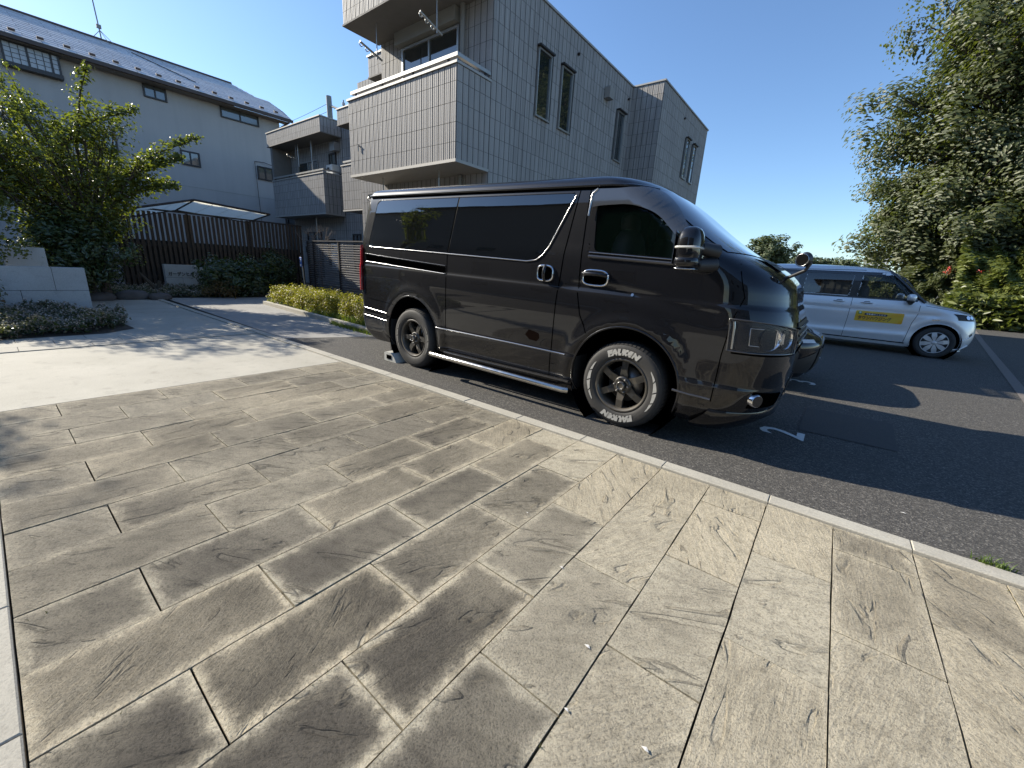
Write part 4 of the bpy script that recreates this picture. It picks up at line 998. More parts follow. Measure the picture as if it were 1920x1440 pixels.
# exterior mirror
MX, MY, MZ = -.80, 2.83, 1.37
mir = part('door_mirror', MB().add(*blob(MX, MY, MZ + .005, .075, .10, .135, 3.0), True), MBLK, van)
sub('indicator_strip', MB().add(*blob(MX - .0, MY - .004, MZ + .012, .079, .101, .011, 4), True), simple('indicator_clear', (.55, .55, .52), .2, var=.2, coat=1), mir)
sub('lower_band', MB().add(*blob(MX, MY, MZ - .075, .079, .104, .045, 3.0), True), MBLK, mir)
sub('indicator_base', MB().add(*blob(MX, MY - .002, MZ - .118, .07, .09, .008, 4), True), MBRT, mir)
sub('mirror_arm', MB().tube([(MX + .04, MY + .09, MZ + .02), (MX + .12, 3.02, MZ + .0)], [.04, .05], 10).tube([(MX + .03, MY + .07, MZ - .09), (MX + .12, 3.01, MZ - .08)], [.045, .05], 10), MPLS, mir)
sub('mirror_glass', MB().box(MX - .079, MX - .074, MY - .08, MY + .08, MZ - .09, MZ + .11), MCHR, mir)
mir2 = part('door_mirror', MB().add(*blob(MX, 2 * VYC - MY, MZ, .075, .10, .135, 3.0), True), MBLK, van)
# near-side parking mirror on its stalk
pm = part('parking_mirror', MB().tube([(-.33, 3.36, 1.22), (-.27, 3.34, 1.245), (-.20, 3.33, 1.285), (-.178, 3.33, 1.33), (-.19, 3.33, 1.36)], .011, 8), MPLS, van)
sub('mirror_head', MB().tube([(-.225, 3.315, 1.352), (-.21, 3.345, 1.357), (-.195, 3.37, 1.36)], [.040, .047, .02], 20), MPLS, pm)
sub('mirror_disc', MB().tube([(-.228, 3.308, 1.351), (-.225, 3.314, 1.352)], .036, 20), simple('mirror_dark', (.004, .004, .004), .3, .0, var=0, spec=.3), pm)
sub('mirror_ring', MB().tube([(Vector((-.227, 3.310, 1.351)) + Vector((.91, -.40, 0)) * .039 * math.cos(a) + Vector((0, 0, 1)) * .039 * math.sin(a)) for a in [2 * PI * i / 20 for i in range(21)]], .0035, 6), MBRT, pm)
part('cowl_lid', MB().add([SH.F(70, 1.33, .01), SH.F(100, 1.34, .01), SH.F(100, 1.39, .012), SH.F(70, 1.385, .012)], [(0, 1, 2, 3)]), MPLS, van)

# wheels -------------------------------------------------
def polar_text(s, size, r, ang, up=1, shear=.25, depth=.0):
    """Lettering bent round the wheel axis, on the outer sidewall (facing -Y)."""
    V, F = text_mesh(s, size, shear, .006); 
    xs = [v[0] for v in V]; w = max(xs) - min(xs); x0 = min(xs); out = []
    for x, y, z in V:
        u = (x - x0 - w / 2) * 1.18; rr = r + y if up > 0 else r - y; a = ang - (u / r) * up
        out.append((rr * math.cos(a), rr * math.sin(a)))
    return out, F
def make_wheel(root, xc, yo, zc, R=.345, rr=.216, width=.21, spin=0, rim_mat=MWHL, style='six', letters=True, inset=.045):
    """yo = outer face plane; axle along Y, outer face towards -Y."""
    rim = part('wheel', MB().lathe([(rr + .004, .004), (rr + .002, -.004), (rr - .012, -.002), (rr - .022, .012), (rr - .026, .05), (rr - .03, width - .02), (rr - .0, width - .01)], (xc, yo, zc), 'y', 56), rim_mat, root)
    og_ = ORG[rim.name]
    prof = [(rr, .006), (rr + .010, -.004), (rr + .03, -.012), (R - .045, -.014), (R - .022, -.006), (R - .008, .012), (R - .002, .03), (R, width * .5), (R - .004, width - .03), (R - .03, width), (rr, width - .02)]
    ty = MB().lathe(prof, (xc, yo, zc), 'y', 96)
    link('tyre', ty.mesh('tyre', MTYR, og_), rim)
    # tread blocks on the shoulder
    tb = MB()
    for k in range(64):
        a = 2 * PI * k / 64; da = .036
        for (r0, y0, r1, y1) in ((R - .016, -.002, R - .004, .022), (R - .004, .022, R + .0035, .06)):
            ps = []
            for rr_, yy in ((r0 - .006, y0 + .004), (r0 + .003, y0 - .001), (r1 + .003, y1), (r1 - .006, y1 + .004)):
                for s_ in (-1, 1): aa = a + s_ * da + (.01 if yy > .02 else 0); ps.append((xc + rr_ * math.cos(aa), yo + yy, zc + rr_ * math.sin(aa)))
            tb.add(ps, [(0, 1, 3, 2), (2, 3, 5, 4), (4, 5, 7, 6), (0, 2, 4, 6), (1, 3, 5, 7)])
    link('tread', tb.mesh('tread', MTYR, og_), rim)
    link('brake_disc', MB().lathe([(.0, .10), (.145, .10), (.145, .115)], (xc, yo, zc), 'y', 40).mesh('brake_disc', MBRK, og_), rim)
    link('wheel_back', MB().lathe([(.0, width - .04), (rr, width - .04)], (xc, yo, zc), 'y', 40).mesh('wheel_back', MGAP, og_), rim)
    if style == 'six':
        for k in range(6):
            a = spin + 2 * PI * k / 6; ca, sa = math.cos(a), math.sin(a)
            def P(r, t, y): return (xc + r * ca - t * sa, yo + y, zc + r * sa + t * ca)
            r0, r1 = .052, rr - .014; w0, w1 = .034, .026; sb = MB()
            ys0, ys1 = .012 + inset - .045 + .03, .03
            q = [P(r0, -w0, ys0), P(r0, w0, ys0), P(r1 * .62, w1 * 1.0, .022), P(r1, w1, ys1), P(r1, -w1, ys1), P(r1 * .62, -w1 * 1.0, .022)]
            qb = [(x_, y_ + .035, z_) for x_, y_, z_ in q]; qi = []
            sb.add(q + qb, [(0, 1, 2, 5), (5, 2, 3, 4), (0, 6, 7, 1), (1, 7, 8, 2), (2, 8, 9, 3), (4, 10, 11, 5), (5, 11, 6, 0)])
            link('spoke', sb.mesh('spoke', rim_mat, og_), rim)
        link('hub', MB().lathe([(.074, .05), (.070, .028), (.055, .022), (.040, .022)], (xc, yo, zc), 'y', 30).mesh('hub', rim_mat, og_), rim)
        link('centre_cap', MB().lathe([(.036, .03), (.036, -.006), (.030, -.012), (.028, -.010), (.0, -.010)], (xc, yo, zc), 'y', 30).mesh('centre_cap', MWHL, og_), rim)
        link('cap_ring', MB().tube([(xc + .029 * math.cos(a), yo - .012, zc + .029 * math.sin(a)) for a in [2 * PI * i / 24 for i in range(25)]], .0025, 6).mesh('cap_ring', MBRT, og_), rim)
        for k in range(6):
            a = spin + PI / 6 + 2 * PI * k / 6; px, pz = xc + .056 * math.cos(a), zc + .056 * math.sin(a)
            link('wheel_nut', MB().tube([(px, yo + .024, pz), (px, yo + .0, pz), (px, yo - .004, pz)], [.0095, .0095, .005], 6).mesh('wheel_nut', MBRK, og_), rim)
    if letters:
        for ang, sgn_ in ((PI / 2, 1), (-PI / 2, 1)):
            pts, F_ = polar_text('FALKEN', .058, R - .094, ang + spin * .0 + .02, 1, .18)
            sx = MB().add([(xc + a, yo - .0155, zc + b_) for a, b_ in pts], F_)
            link('lettering', sx.mesh('lettering', MLET, og_), rim)
    if letters is not None:
        for base in (0, PI):
            for k in range(4):
                a0 = base - .62 + .31 * k; w_ = .27; vs = []
                for i in range(9):
                    t = i / 8; a = a0 + w_ * t; wid = .5 - abs(k + t - 2) * .19
                    for r_ in (R - .068 - .030 * wid, R - .068 + .030 * wid): vs.append((xc + (r_) * math.cos(a + (.05 if r_ > R - .068 else 0)), yo - .0152, zc + r_ * math.sin(a + (.05 if r_ > R - .068 else 0))))
                link('white_stripe', MB().add(vs, [(2 * i, 2 * i + 1, 2 * i + 3, 2 * i + 2) for i in range(8)]).mesh('white_stripe', MLET if letters else simple('stripe_worn', (.16, .155, .14), .8, var=.4, scale=60), og_), rim)
    return rim
make_wheel(van, FXW, 2.992, .345, spin=math.radians(28)); make_wheel(van, RXW, 2.992, .345, spin=math.radians(60), letters=False)
for xx in (FXW, RXW):     # off side wheels, mirrored simply
    part('wheel', MB().lathe([(.0, 0), (.2, 0), (.216, .02), (.30, .03), (.335, .01), (.345, -.03), (.345, -.17), (.30, -.2), (.0, -.2)], (xx, 2 * VYC - 2.992, .345), 'y', 48), MTYR, van)
# wheel stop behind the rear tyre
ws = thing('wheel_stop', 'pale concrete wheel stop behind the rear tyre of the black van', 'wheel stop', (-4.2, 3.15, 0))
part('block', MB().prism([(-4.30, 0), (-4.06, 0), (-4.10, .06), (-4.17, .11), (-4.26, .115), (-4.30, .10)], lambda u, v, d: (u, d, v), 2.95, 3.50), m_concrete('stop_concrete', (.42, .42, .38), (.52, .51, .47)), ws)
part('reflector_recess', MB().box(-4.245, -4.155, 2.944, 2.949, .03, .08), MGAP, ws)
ws2 = thing('wheel_stop', 'concrete wheel stop under the far rear tyre of the black van', 'wheel stop', (-4.2, 4.4, 0))
part('block', MB().prism([(-4.30, 0), (-4.06, 0), (-4.10, .06), (-4.17, .11), (-4.26, .115), (-4.30, .10)], lambda u, v, d: (u, d, v), 4.15, 4.70), bpy.data.materials['stop_concrete'], ws2)

# ---------------------------------------------------------------- SILVER COMPACT CAR
MSIL = m_paint('silver_paint', (.78, .79, .80), .35, .34, dirt=.1); SYC = 11.765
car = thing('compact_car', 'silver tall compact car with a yellow magnetic door sign, parked beyond the van', 'car', (.3, SYC, 0))
rws = [(.16, .77, 2.06, -1.42, .40, .60, .16), (.24, .80, 2.14, -1.50, .42, .62, .16), (.34, .815, 2.185, -1.54, .42, .62, .16), (.45, .81, 2.20, -1.55, .42, .62, .16), (.60, .818, 2.185, -1.55, .42, .62, .15), (.78, .825, 2.13, -1.545, .42, .62, .15),
       (.86, .822, 2.04, -1.54, .42, .60, .15), (.91, .815, 1.90, -1.535, .40, .58, .15), (.95, .808, 1.72, -1.53, .36, .56, .14), (.985, .80, 1.55, -1.525, .32, .56, .14), (1.02, .79, 1.45, -1.52, .30, .56, .14),
       (1.25, .765, 1.20, -1.50, .28, .56, .14), (1.45, .735, .99, -1.46, .28, .55, .14), (1.53, .715, .88, -1.44, .28, .54, .15), (1.585, .68, .74, -1.41, .30, .52, .17), (1.62, .62, .54, -1.36, .34, .46, .2), (1.645, .52, .25, -1.2, .36, .36, .22), (1.66, .36, -.1, -.95, .3, .25, .2)]
def sside(x, z):
    o = 0
    for ax in (1.63, -.85):
        r = math.hypot(x - ax, z - .30)
        if z > .2: o += .014 * math.exp(-((r - .42) / .05) ** 2) if r > .34 else .01
    o += -.012 * math.exp(-((z - (.80 - .01 * x)) / .028) ** 2) if -1.3 < x < 1.6 else 0
    o += .014 * math.exp(-((z - (.34 + .03 * x)) / .04) ** 2) if -.7 < x < 1.2 else 0
    return o
SC = Shell(rws, SYC, 2.4, None, sside); SC.ns = 90; SC.arches = [(1.63, .30, .348), (-.85, .30, .348)]
zs2 = sorted(set([round(z, 3) for z in list(np.arange(.16, 1.56, .03)) + [1.53, 1.555, 1.57, 1.585, 1.60, 1.62, 1.635, 1.645, 1.66]]))
FWc = [(.315, 1.045), (1.22, 1.045), (1.24, 1.08), (.95, 1.42), (.80, 1.475), (.335, 1.48)]
RWc = [(-.62, 1.055), (.19, 1.05), (.205, 1.48), (-.60, 1.48)]
def inpoly(x, z, poly):
    r = False; j = len(poly) - 1
    for i in range(len(poly)):
        if (poly[i][1] > z) != (poly[j][1] > z) and x < (poly[j][0] - poly[i][0]) * (z - poly[i][1]) / (poly[j][1] - poly[i][1]) + poly[i][0]: r = not r
        j = i
    return r
def scut(x, y, z):
    if any(math.hypot(x - ax, z - .30) < .335 and abs(y - SYC) > .55 for ax in (1.63, -.85)): return True
    if abs(y - SYC) > .62 and (inpoly(x, z, FWc) or inpoly(x, z, RWc)): return True
    if 1.05 < z < 1.48 and x > .75 and abs(y - SYC) < .60: return True
    return False
V, F = SC.body(zs2, .04, scut); part('body', MB().add(V, F, True), MSIL, car)
part('underbody', MB().box(-1.4, 1.95, SYC - .6, SYC + .6, .17, .5), MGAP, car)
for ax in (1.63, -.85):
    for sg_ in (-1, 1):
        part('wheel_housing', MB().lathe([(.36, 0), (.36, .26), (.05, .26)], (ax, SYC + (-.80 if sg_ < 0 else .54), .30), 'y', 32), MGAP, car)
        bead(car, SC, [(ax + .348 * math.cos(a), .30 + .348 * math.sin(a)) for a in [math.radians(-18 + 216 * i / 32) for i in range(33)]], .008, MSIL, -.003, 'arch_lip', sgn=sg_)
MDKP = simple('pillar_black', (.012, .013, .016), .25, var=0, coat=1)
outer = round_poly([(-1.49, 1.015), (1.38, 1.015), (1.395, 1.03), (1.02, 1.47), (.86, 1.53), (-1.44, 1.535)], [.02, .02, .02, .08, .05, .02])
FWr = round_poly(FWc, [.04, .02, .02, .08, .06, .04]); RWr = round_poly(RWc, .04)
for sg_ in (-1, 1):
    panel(car, SC, outer, MDKP, .003, .07, 'window_surround', holes=[FWr, RWr], sgn=sg_)
m_sg, n_, l_, b_ = nodes('clear_car_glass'); setp(b_, base=(.03, .045, .04), rough=.02, spec=.8, alpha=.32, coat=1, coatr=.02)
m_pg, n_, l_, b_ = nodes('privacy_glass'); setp(b_, base=(.004, .004, .005), rough=.02, spec=.8, alpha=.86, coat=1, coatr=.02)
for sg_ in (-1, 1):
    panel(car, SC, FWr, m_sg, -.004, .09, 'front_door_window', sgn=sg_, rim=0); panel(car, SC, RWr, m_pg, -.004, .09, 'rear_door_window', sgn=sg_, rim=0)
    panel(car, SC, round_poly([(-1.42, 1.06), (-.74, 1.055), (-.72, 1.47), (-1.36, 1.47)], .05), MGLB, .006, .09, 'quarter_window', sgn=sg_)
front_patch(lambda u, v: (30 + 150 * u, 1.03 + .47 * v), m_sg, .002, 'windscreen', (20, 8), True, car, SC)
part('a_pillar', MB().tube([SC.F(26, 1.0, .004), SC.F(27, 1.25, .004), SC.F(28, 1.50, .004), SC.F(40, 1.56, .0)], .030, 8), MDKP, car); part('a_pillar', MB().tube([SC.F(26, 1.0, .004, 1), SC.F(27, 1.25, .004, 1), SC.F(28, 1.50, .004, 1)], .030, 8), MDKP, car)
part('cowl', MB().tube([SC.F(30 + 150 * i / 14, 1.03, .0, -1) for i in range(15)] + [SC.F(180 - 150 * i / 14, 1.03, 0, 1) for i in range(1, 15)], .02, 8), MDKP, car)
# cabin
part('cabin_floor', MB().box(-1.3, 1.4, SYC - .7, SYC + .7, .5, .56), MPLS, car)
MSEAT = simple('seat_fabric', (.07, .07, .075), .9, var=.2)
for sx_, sy in ((.42, -.36), (.42, .36), (-.45, -.36), (-.45, .36)):
    st_ = part('seat', MB().add(*blob(sx_, SYC + sy, .98, .10, .24, .30, 3), True).add(*blob(sx_ + .25, SYC + sy, .68, .28, .25, .09, 3), True), MSEAT, car)
    sub('head_rest', MB().add(*blob(sx_ - .02, SYC + sy, 1.345, .055, .13, .095, 3), True), MSEAT, st_)
part('dashboard', MB().add(*blob(1.28, SYC, .93, .18, .68, .10, 4), True), MPLS, car); part('steering_wheel', MB().tube([(.95 + .05 * math.sin(a), SYC + .36 + .18 * math.cos(a), 1.0 + .17 * math.sin(a)) for a in [2 * PI * i / 20 for i in range(21)]], .014, 6), MPLS, car)
# seams, handles, mirror, lamps
seam(car, SC, [(.262, 1.02), (.262, .60), (.245, .24)], .007); seam(car, SC, [(1.285, 1.0), (1.29, .80), (1.24, .62), (1.20, .24)], .007); seam(car, SC, [(-.70, 1.02), (-.69, .75), (-.52, .62), (-.48, .25)], .007); seam(car, SC, [(-1.35, 1.54), (.36, 1.565)], .010, MDKP)
seam(car, SC, [(-.46, .225), (1.22, .225)], .02, MDKP, .003)
seam(car, SC, [(1.36, .955), (1.66, .915), (1.95, .865)], .006)
for xh in (.06, .50):
    hd = panel(car, SC, round_poly([(xh - .06, .925), (xh + .06, .925), (xh + .05, .965), (xh - .05, .965)], .02), MGAP, .002, .04, 'door_handle', rim=0)
    sub('grip', MB().tube([SC.S(xh - .09, .935, .004), SC.S(xh - .06, .937, .03), SC.S(xh + .06, .935, .03), SC.S(xh + .09, .932, .004)], .012, 8), MSIL, hd)
cm = part('door_mirror', MB().add(*blob(1.12, SYC - .93, 1.09, .07, .11, .07, 2.6), True), MSIL, car)
sub('mirror_foot', MB().tube([(1.12, SYC - .88, 1.03), (1.14, SYC - .80, .99)], [.05, .04], 10).add(*blob(1.12, SYC - .92, 1.02, .06, .09, .03, 3), True), MPLS, cm)
part('door_mirror', MB().add(*blob(1.12, SYC + .93, 1.09, .07, .11, .07, 2.6), True), MSIL, car)
panel(car, SC, [(1.50, .70), (1.60, .705), (1.61, .72), (1.5, .72)], MCHR, .002, .04, 'side_badge', rim=0)
hlc = front_patch(lambda u, v: (12 + 40 * u, .735 + (.11 - .02 * u) * v), MPLS, .004, 'headlamp', (14, 5), True, car, SC)
sub('reflector', MB().tube([Vector(SC.F(34, .79, .0)), Vector(SC.F(34, .79, .012))], .038, 16).tube([Vector(SC.F(44, .79, .0)), Vector(SC.F(44, .79, .012))], .034, 16), MCHR, hlc)
sub('lens_rim', MB().tube([SC.F(12 + 40 * i / 10, .845 - .02 * i / 10, .012) for i in range(11)], .006, 6), MCHR, hlc)
front_patch(lambda u, v: (72 + 108 * u, .62 + .12 * v), MPLS, .004, 'grille', (12, 4), True, car, SC)
front_patch(lambda u, v: (22 + 26 * u, .36 + .05 * v + .12 * u), MPLS, .004, 'bumper_slot', (10, 3), True, car, SC)
sub('slot_chrome', MB().tube([SC.F(22 + 26 * i / 8, .36 + .12 * i / 8, .008) for i in range(9)], .006, 6), MCHR, hlc)
part('bumper_lip', MB().tube([SC.F(0 + 180 * i / 20, .17, .012, -1) for i in range(21)] + [SC.F(180 - 180 * i / 20, .17, .012, 1) for i in range(1, 21)], .018, 8), MSIL, car)
part('bumper_corner_fin', MB().tube([SC.F(8, .17, .01), SC.F(20, .20, .03), SC.F(34, .24, .035), SC.F(46, .30, .02)], .014, 8), MSIL, car)
# wheel with a seven spoke silver cover
for ax in (1.63, -.85):
    w = part('wheel', MB().lathe([(.200, .012), (.196, -.004), (.18, .0), (.05, .006), (.0, .0)], (ax, SYC - .815, .293), 'y', 48), MPLS, car)
    sub('tyre', MB().lathe([(.195, .012), (.205, -.002), (.26, -.010), (.283, .006), (.293, .04), (.293, .15), (.27, .17), (.19, .17)], (ax, SYC - .815, .293), 'y', 56), MTYR, w)
    for k in range(8):
        a = 2 * PI * k / 8 + .2; ca, sa = math.cos(a), math.sin(a)
        P = lambda r, t, y: (ax + r * ca - t * sa, SYC - .815 + y, .293 + r * sa + t * ca)
        sub('spoke', MB().add([P(.03, -.012, -.010), P(.03, .012, -.010), P(.12, .038, -.014), P(.186, .034, -.006), P(.190, 0, -.006), P(.186, -.034, -.006), P(.12, -.038, -.014)] + [P(.03, 0, .004), P(.186, 0, .004)],
            [(0, 1, 2, 6), (6, 2, 3, 5), (3, 4, 5), (0, 7, 1), (1, 7, 2), (0, 6, 7)]), MWPL, w)
    sub('cover_ring', MB().tube([(ax + .192 * math.cos(a), SYC - .819, .293 + .192 * math.sin(a)) for a in [2 * PI * i / 40 for i in range(41)]], .006, 6), MWPL, w)
    sub('centre_cap', MB().lathe([(.034, .0), (.034, -.016), (.026, -.020), (.0, -.020)], (ax, SYC - .815, .293), 'y', 20), MWPL, w)
    part('wheel', MB().lathe([(.0, 0), (.19, 0), (.283, .01), (.293, -.03), (.293, -.15), (.0, -.16)], (ax, SYC + .815, .293), 'y', 40), MTYR, car)
# magnetic advertising sign on the door: a thing of its own
sign = thing('magnetic_sign', 'yellow magnetic advertising sign with dark Japanese lettering on the silver car door', 'sign', (.74, SYC - .83, .68))
SX0, SX1, SZ0, SZ1 = .375, 1.105, .575, .775
def m_sign():
    m, n, l, b = nodes('sign_yellow'); P = n.new('ShaderNodeNewGeometry').outputs['Position']
    l.new(mixc(n, l, ramp(n, l, noise(n, l, P, 5, 3), [(.35, 0.), (.65, 1.)]), (.75, .38, .02), (.75, .52, .06)), b.inputs['Base Color']); setp(b, rough=.5); return m
o = panel(sign, SC, round_poly([(SX0, SZ0), (SX1, SZ0), (SX1, SZ1), (SX0, SZ1)], .02), m_sign(), .006, .06, 'sign_sheet', rim=-.002)
def sign_text(s, x0, x1, z0, h, mat, nm, off=.0075):
    V, F = text_mesh(s, 1.0, 0, .028); xa_ = min(v[0] for v in V); xb_ = max(v[0] for v in V); za_ = min(v[1] for v in V); zb_ = max(v[1] for v in V)
    return sub(nm, MB().add([SC.S(x0 + (v[0] - xa_) / (xb_ - xa_) * (x1 - x0), z0 + (v[1] - za_) / (zb_ - za_) * h, off) for v in V], F), mat, o)
MINK = simple('sign_ink', (.02, .02, .05), .6, var=0); MWHT = simple('sign_white', (.8, .8, .78), .6, var=0); MGRN = simple('sign_green', (.03, .25, .07), .6, var=0)
sign_text('タウンハウジング', SX0 + .05, SX1 - .17, SZ0 + .028, .078, MINK, 'lettering')
ov = panel(sign, SC, round_poly([(SX0 + .14, SZ0 + .122), (SX1 - .24, SZ0 + .122), (SX1 - .24, SZ0 + .162), (SX0 + .14, SZ0 + .162)], .02), MINK, .0078, .05, 'slogan_band', rim=0)
sign_text('不動産のことなら', SX0 + .165, SX1 - .265, SZ0 + .128, .028, MWHT, 'lettering', .009)
panel(sign, SC, round_poly([(SX0 + .04, SZ1 - .065), (SX0 + .095, SZ1 - .065), (SX0 + .095, SZ1 - .012), (SX0 + .04, SZ1 - .012)], .01), MGRN, .0078, .05, 'logo', rim=0)
panel(sign, SC, [(SX0 + .047, SZ1 - .038), (SX0 + .062, SZ1 - .038), (SX0 + .064, SZ1 - .058), (SX0 + .071, SZ1 - .058), (SX0 + .073, SZ1 - .038), (SX0 + .088, SZ1 - .038), (SX0 + .084, SZ1 - .022), (SX0 + .068, SZ1 - .017), (SX0 + .051, SZ1 - .022)], MWHT, .0088, .05, 'logo_tree', rim=0)

# ---------------------------------------------------------------- BLACK CAR nose beyond the van
BYC = 6.27
bc = thing('saloon_car', 'black car in bay 3, mostly hidden behind the van with only its nose showing', 'car', (-2.2, BYC, 0))
rb = [(.15, .78, -.12, -4.3, .40, .55, .2), (.22, .80, -.06, -4.36, .42, .56, .2), (.40, .82, -.01, -4.4, .44, .58, .2), (.54, .82, .0, -4.4, .44, .58, .2), (.60, .818, -.03, -4.38, .46, .60, .2), (.64, .81, -.10, -4.36, .46, .6, .2), (.70, .80, -.26, -4.34, .44, .58, .2), (.78, .78, -.62, -4.3, .40, .56, .2), (.88, .76, -1.15, -4.25, .36, .54, .2),
      (1.10, .73, -1.5, -3.9, .34, .52, .2), (1.30, .68, -1.85, -3.5, .34, .5, .2), (1.38, .60, -2.1, -3.3, .32, .4, .2), (1.40, .45, -2.3, -3.1, .3, .3, .2)]
SB = Shell(rb, BYC, 2.2); SB.ns = 50
V, F = SB.body([.15, .19, .22, .28, .34, .40, .47, .54, .57, .60, .62, .64, .67, .70, .74, .78, .83, .88, .99, 1.10, 1.2, 1.30, 1.34, 1.38, 1.40], .05, lambda x, y, z: any(math.hypot(x - ax, z - .31) < .34 and abs(y - BYC) > .55 for ax in (-.95, -3.6)))
part('body', MB().add(V, F, True), MBLK, bc)
for ax in (-.95, -3.6):
    for yy in (BYC - .79, BYC + .60): part('wheel', MB().lathe([(.0, .02), (.2, .02), (.30, .0), (.31, .03), (.31, .17), (.28, .19), (0, .19)], (ax, yy, .31), 'y', 40), MTYR, bc)
front_patch(lambda u, v: (8 + 50 * u, .575 + .035 * v), simple('lamp_strip', (.55, .53, .5), .25, var=.2, coat=1), .004, 'headlamp', (12, 3), True, bc, SB)
front_patch(lambda u, v: (30 + 34 * u, .22 + (.26 - .10 * (1 - u)) * v), MPLS, .006, 'air_intake', (12, 6), True, bc, SB)
front_patch(lambda u, v: (70 + 110 * u, .24 + .27 * v), MPLS, .006, 'grille', (12, 6), True, bc, SB)
panel(bc, SB, [(-3.3, .92), (-1.75, .92), (-2.1, 1.28), (-3.1, 1.28)], MGLB, .004, .1, 'side_window')
front_patch(lambda u, v: (40 + 140 * u, .92 + .36 * v), MGLB, .004, 'windscreen', (12, 6), True, bc, SB)
# ================================================================ WALLS, FENCES, SMALL THINGS
MBLO = m_concrete('pale_block', (.42, .42, .41), (.50, .50, .49), bs=.3)
def block_wall(root, x, y0, rows_, z0, t=.20, gap=.006):
    """Blocks laid along +Y with their face at x, rows = list of (height, [lengths]) from the bottom."""
    z = z0
    part('wall_core', MB().box(x - t + .01, x - .012, y0 + .012, y0 + sum(rows_[0][1]) - .012, z0, z0 + sum(r[0] for r in rows_) - .012), MGROUT, root)
    for h, ls in rows_:
        y = y0
        for L in ls:
            part('block', MB().box(x - t, x, y + gap / 2, y + L - gap / 2, z, z + h - gap, .005), MBLO, root); y += L
        z += h
lw = thing('garden_wall', 'low pale block wall at the left edge behind the flower bed', 'wall', (-10.7, 0, 0))
block_wall(lw, -10.58, -2.65, [(.395, [.9, .9, 1.22 - .02, .80]), (.39, [1.2, .9, 1.3, .40])], 0)
lw2 = thing('garden_wall', 'pale block pier standing behind the low garden wall, half hidden by shrubs', 'wall', (-12.1, .7, 0))
block_wall(lw2, -12.0, .3, [(.36, [.53]), (.36, [.25, .28]), (.36, [.53])], 0)
sw = thing('name_wall', 'low pale block wall with the dark raised name of the housing estate', 'wall', (-15.6, 4.2, 0))
block_wall(sw, -15.5, 3.32, [(.385, [.40, 1.1, .7]), (.375, [.78, .9, .52])], 0)
V, F = text_mesh('ガーデンヒルズ滝の', .122, 0, .002, .006)
part('lettering', MB().add([(-15.492 + v[2], 3.385 + v[0] * .86, .445 + v[1]) for v in V], F), MBRZ, sw)
# brown vertical board fence
MWD = simple('fence_board', (.050, .034, .024), .75, var=.5, scale=9, bmp=.6); MWD2 = simple('fence_frame', (.03, .022, .018), .7, var=.3)
fn_ = thing('board_fence', 'tall brown fence of upright timber boards with gaps, behind the shrubs', 'fence', (-16.1, 5.3, 0))
y = 2.55; k = 0
while y < 7.55:
    zt = 2.24 + .012 * (y - 3) + random.uniform(-.006, .006)
    part('board', MB().box(-16.02, -15.995, y, y + .072, .10, zt - .04, .003), MWD, fn_)
    y += .1185; k += 1
part('rail', MB().box(-16.06, -16.022, 2.5, 7.6, .34, .42).box(-16.06, -16.022, 2.5, 7.6, 1.25, 1.33), MWD2, fn_)
part('top_cap', MB().box(-16.08, -15.97, 2.5, 7.62, 2.245, 2.285), MWD2, fn_)
for yy in (2.55, 4.2, 5.85, 7.5): part('post', MB().box(-16.14, -16.062, yy - .03, yy + .03, 0, 2.24), MWD, fn_)
# low backing panels behind the lower half of the boards
part('backing_panel', MB().box(-16.20, -16.17, 2.55, 7.55, .0, 1.42), simple('backing', (.03, .026, .024), .8, var=.3), fn_)
# dark louvre fence
MLV = simple('louvre_paint', (.15, .14, .135), .38, .3, var=.08)
lf = thing('louvre_fence', 'dark metal louvre fence of horizontal blades behind the yellow hedge', 'fence', (-12.5, 7.1, 0))
A_, B_ = Vector((-14.62, 7.12)), Vector((-9.2, 7.22)); dL = (B_ - A_).normalized(); nL_ = Vector((dL.y, -dL.x))
def along(s, o=0): p = A_ + dL * s + nL_ * o; return p.x, p.y
LL = (B_ - A_).length
z = .16
while z < 1.66:
    vs = []
    for s in (.05, LL - .02):
        for o, dz in ((.030, .0), (.034, .004), (.034, .030), (.026, .036), (-.02, .048), (-.022, .040)): px, py = along(s, o); vs.append((px, py, z + dz))
    part('blade', MB().add(vs, [(i, (i + 1) % 6, 6 + (i + 1) % 6, 6 + i) for i in range(6)] + [(0, 1, 2, 3, 4, 5), (11, 10, 9, 8, 7, 6)]), MLV, lf); z += .0705
for s in (.02, .40, 1.95, 3.50, 5.05):
    p = [along(s, .05), along(s + .05, .05), along(s + .05, -.03), along(s, -.03)]
    part('post', MB().prism(p, lambda u, v, d: (u, v, d), 0, 1.70), MWD2, lf)
p = [along(-.03, .06), along(LL, .06), along(LL, -.05), along(-.03, -.05)]
part('top_rail', MB().prism(p, lambda u, v, d: (u, v, d), 1.70, 1.735), MLV, lf)
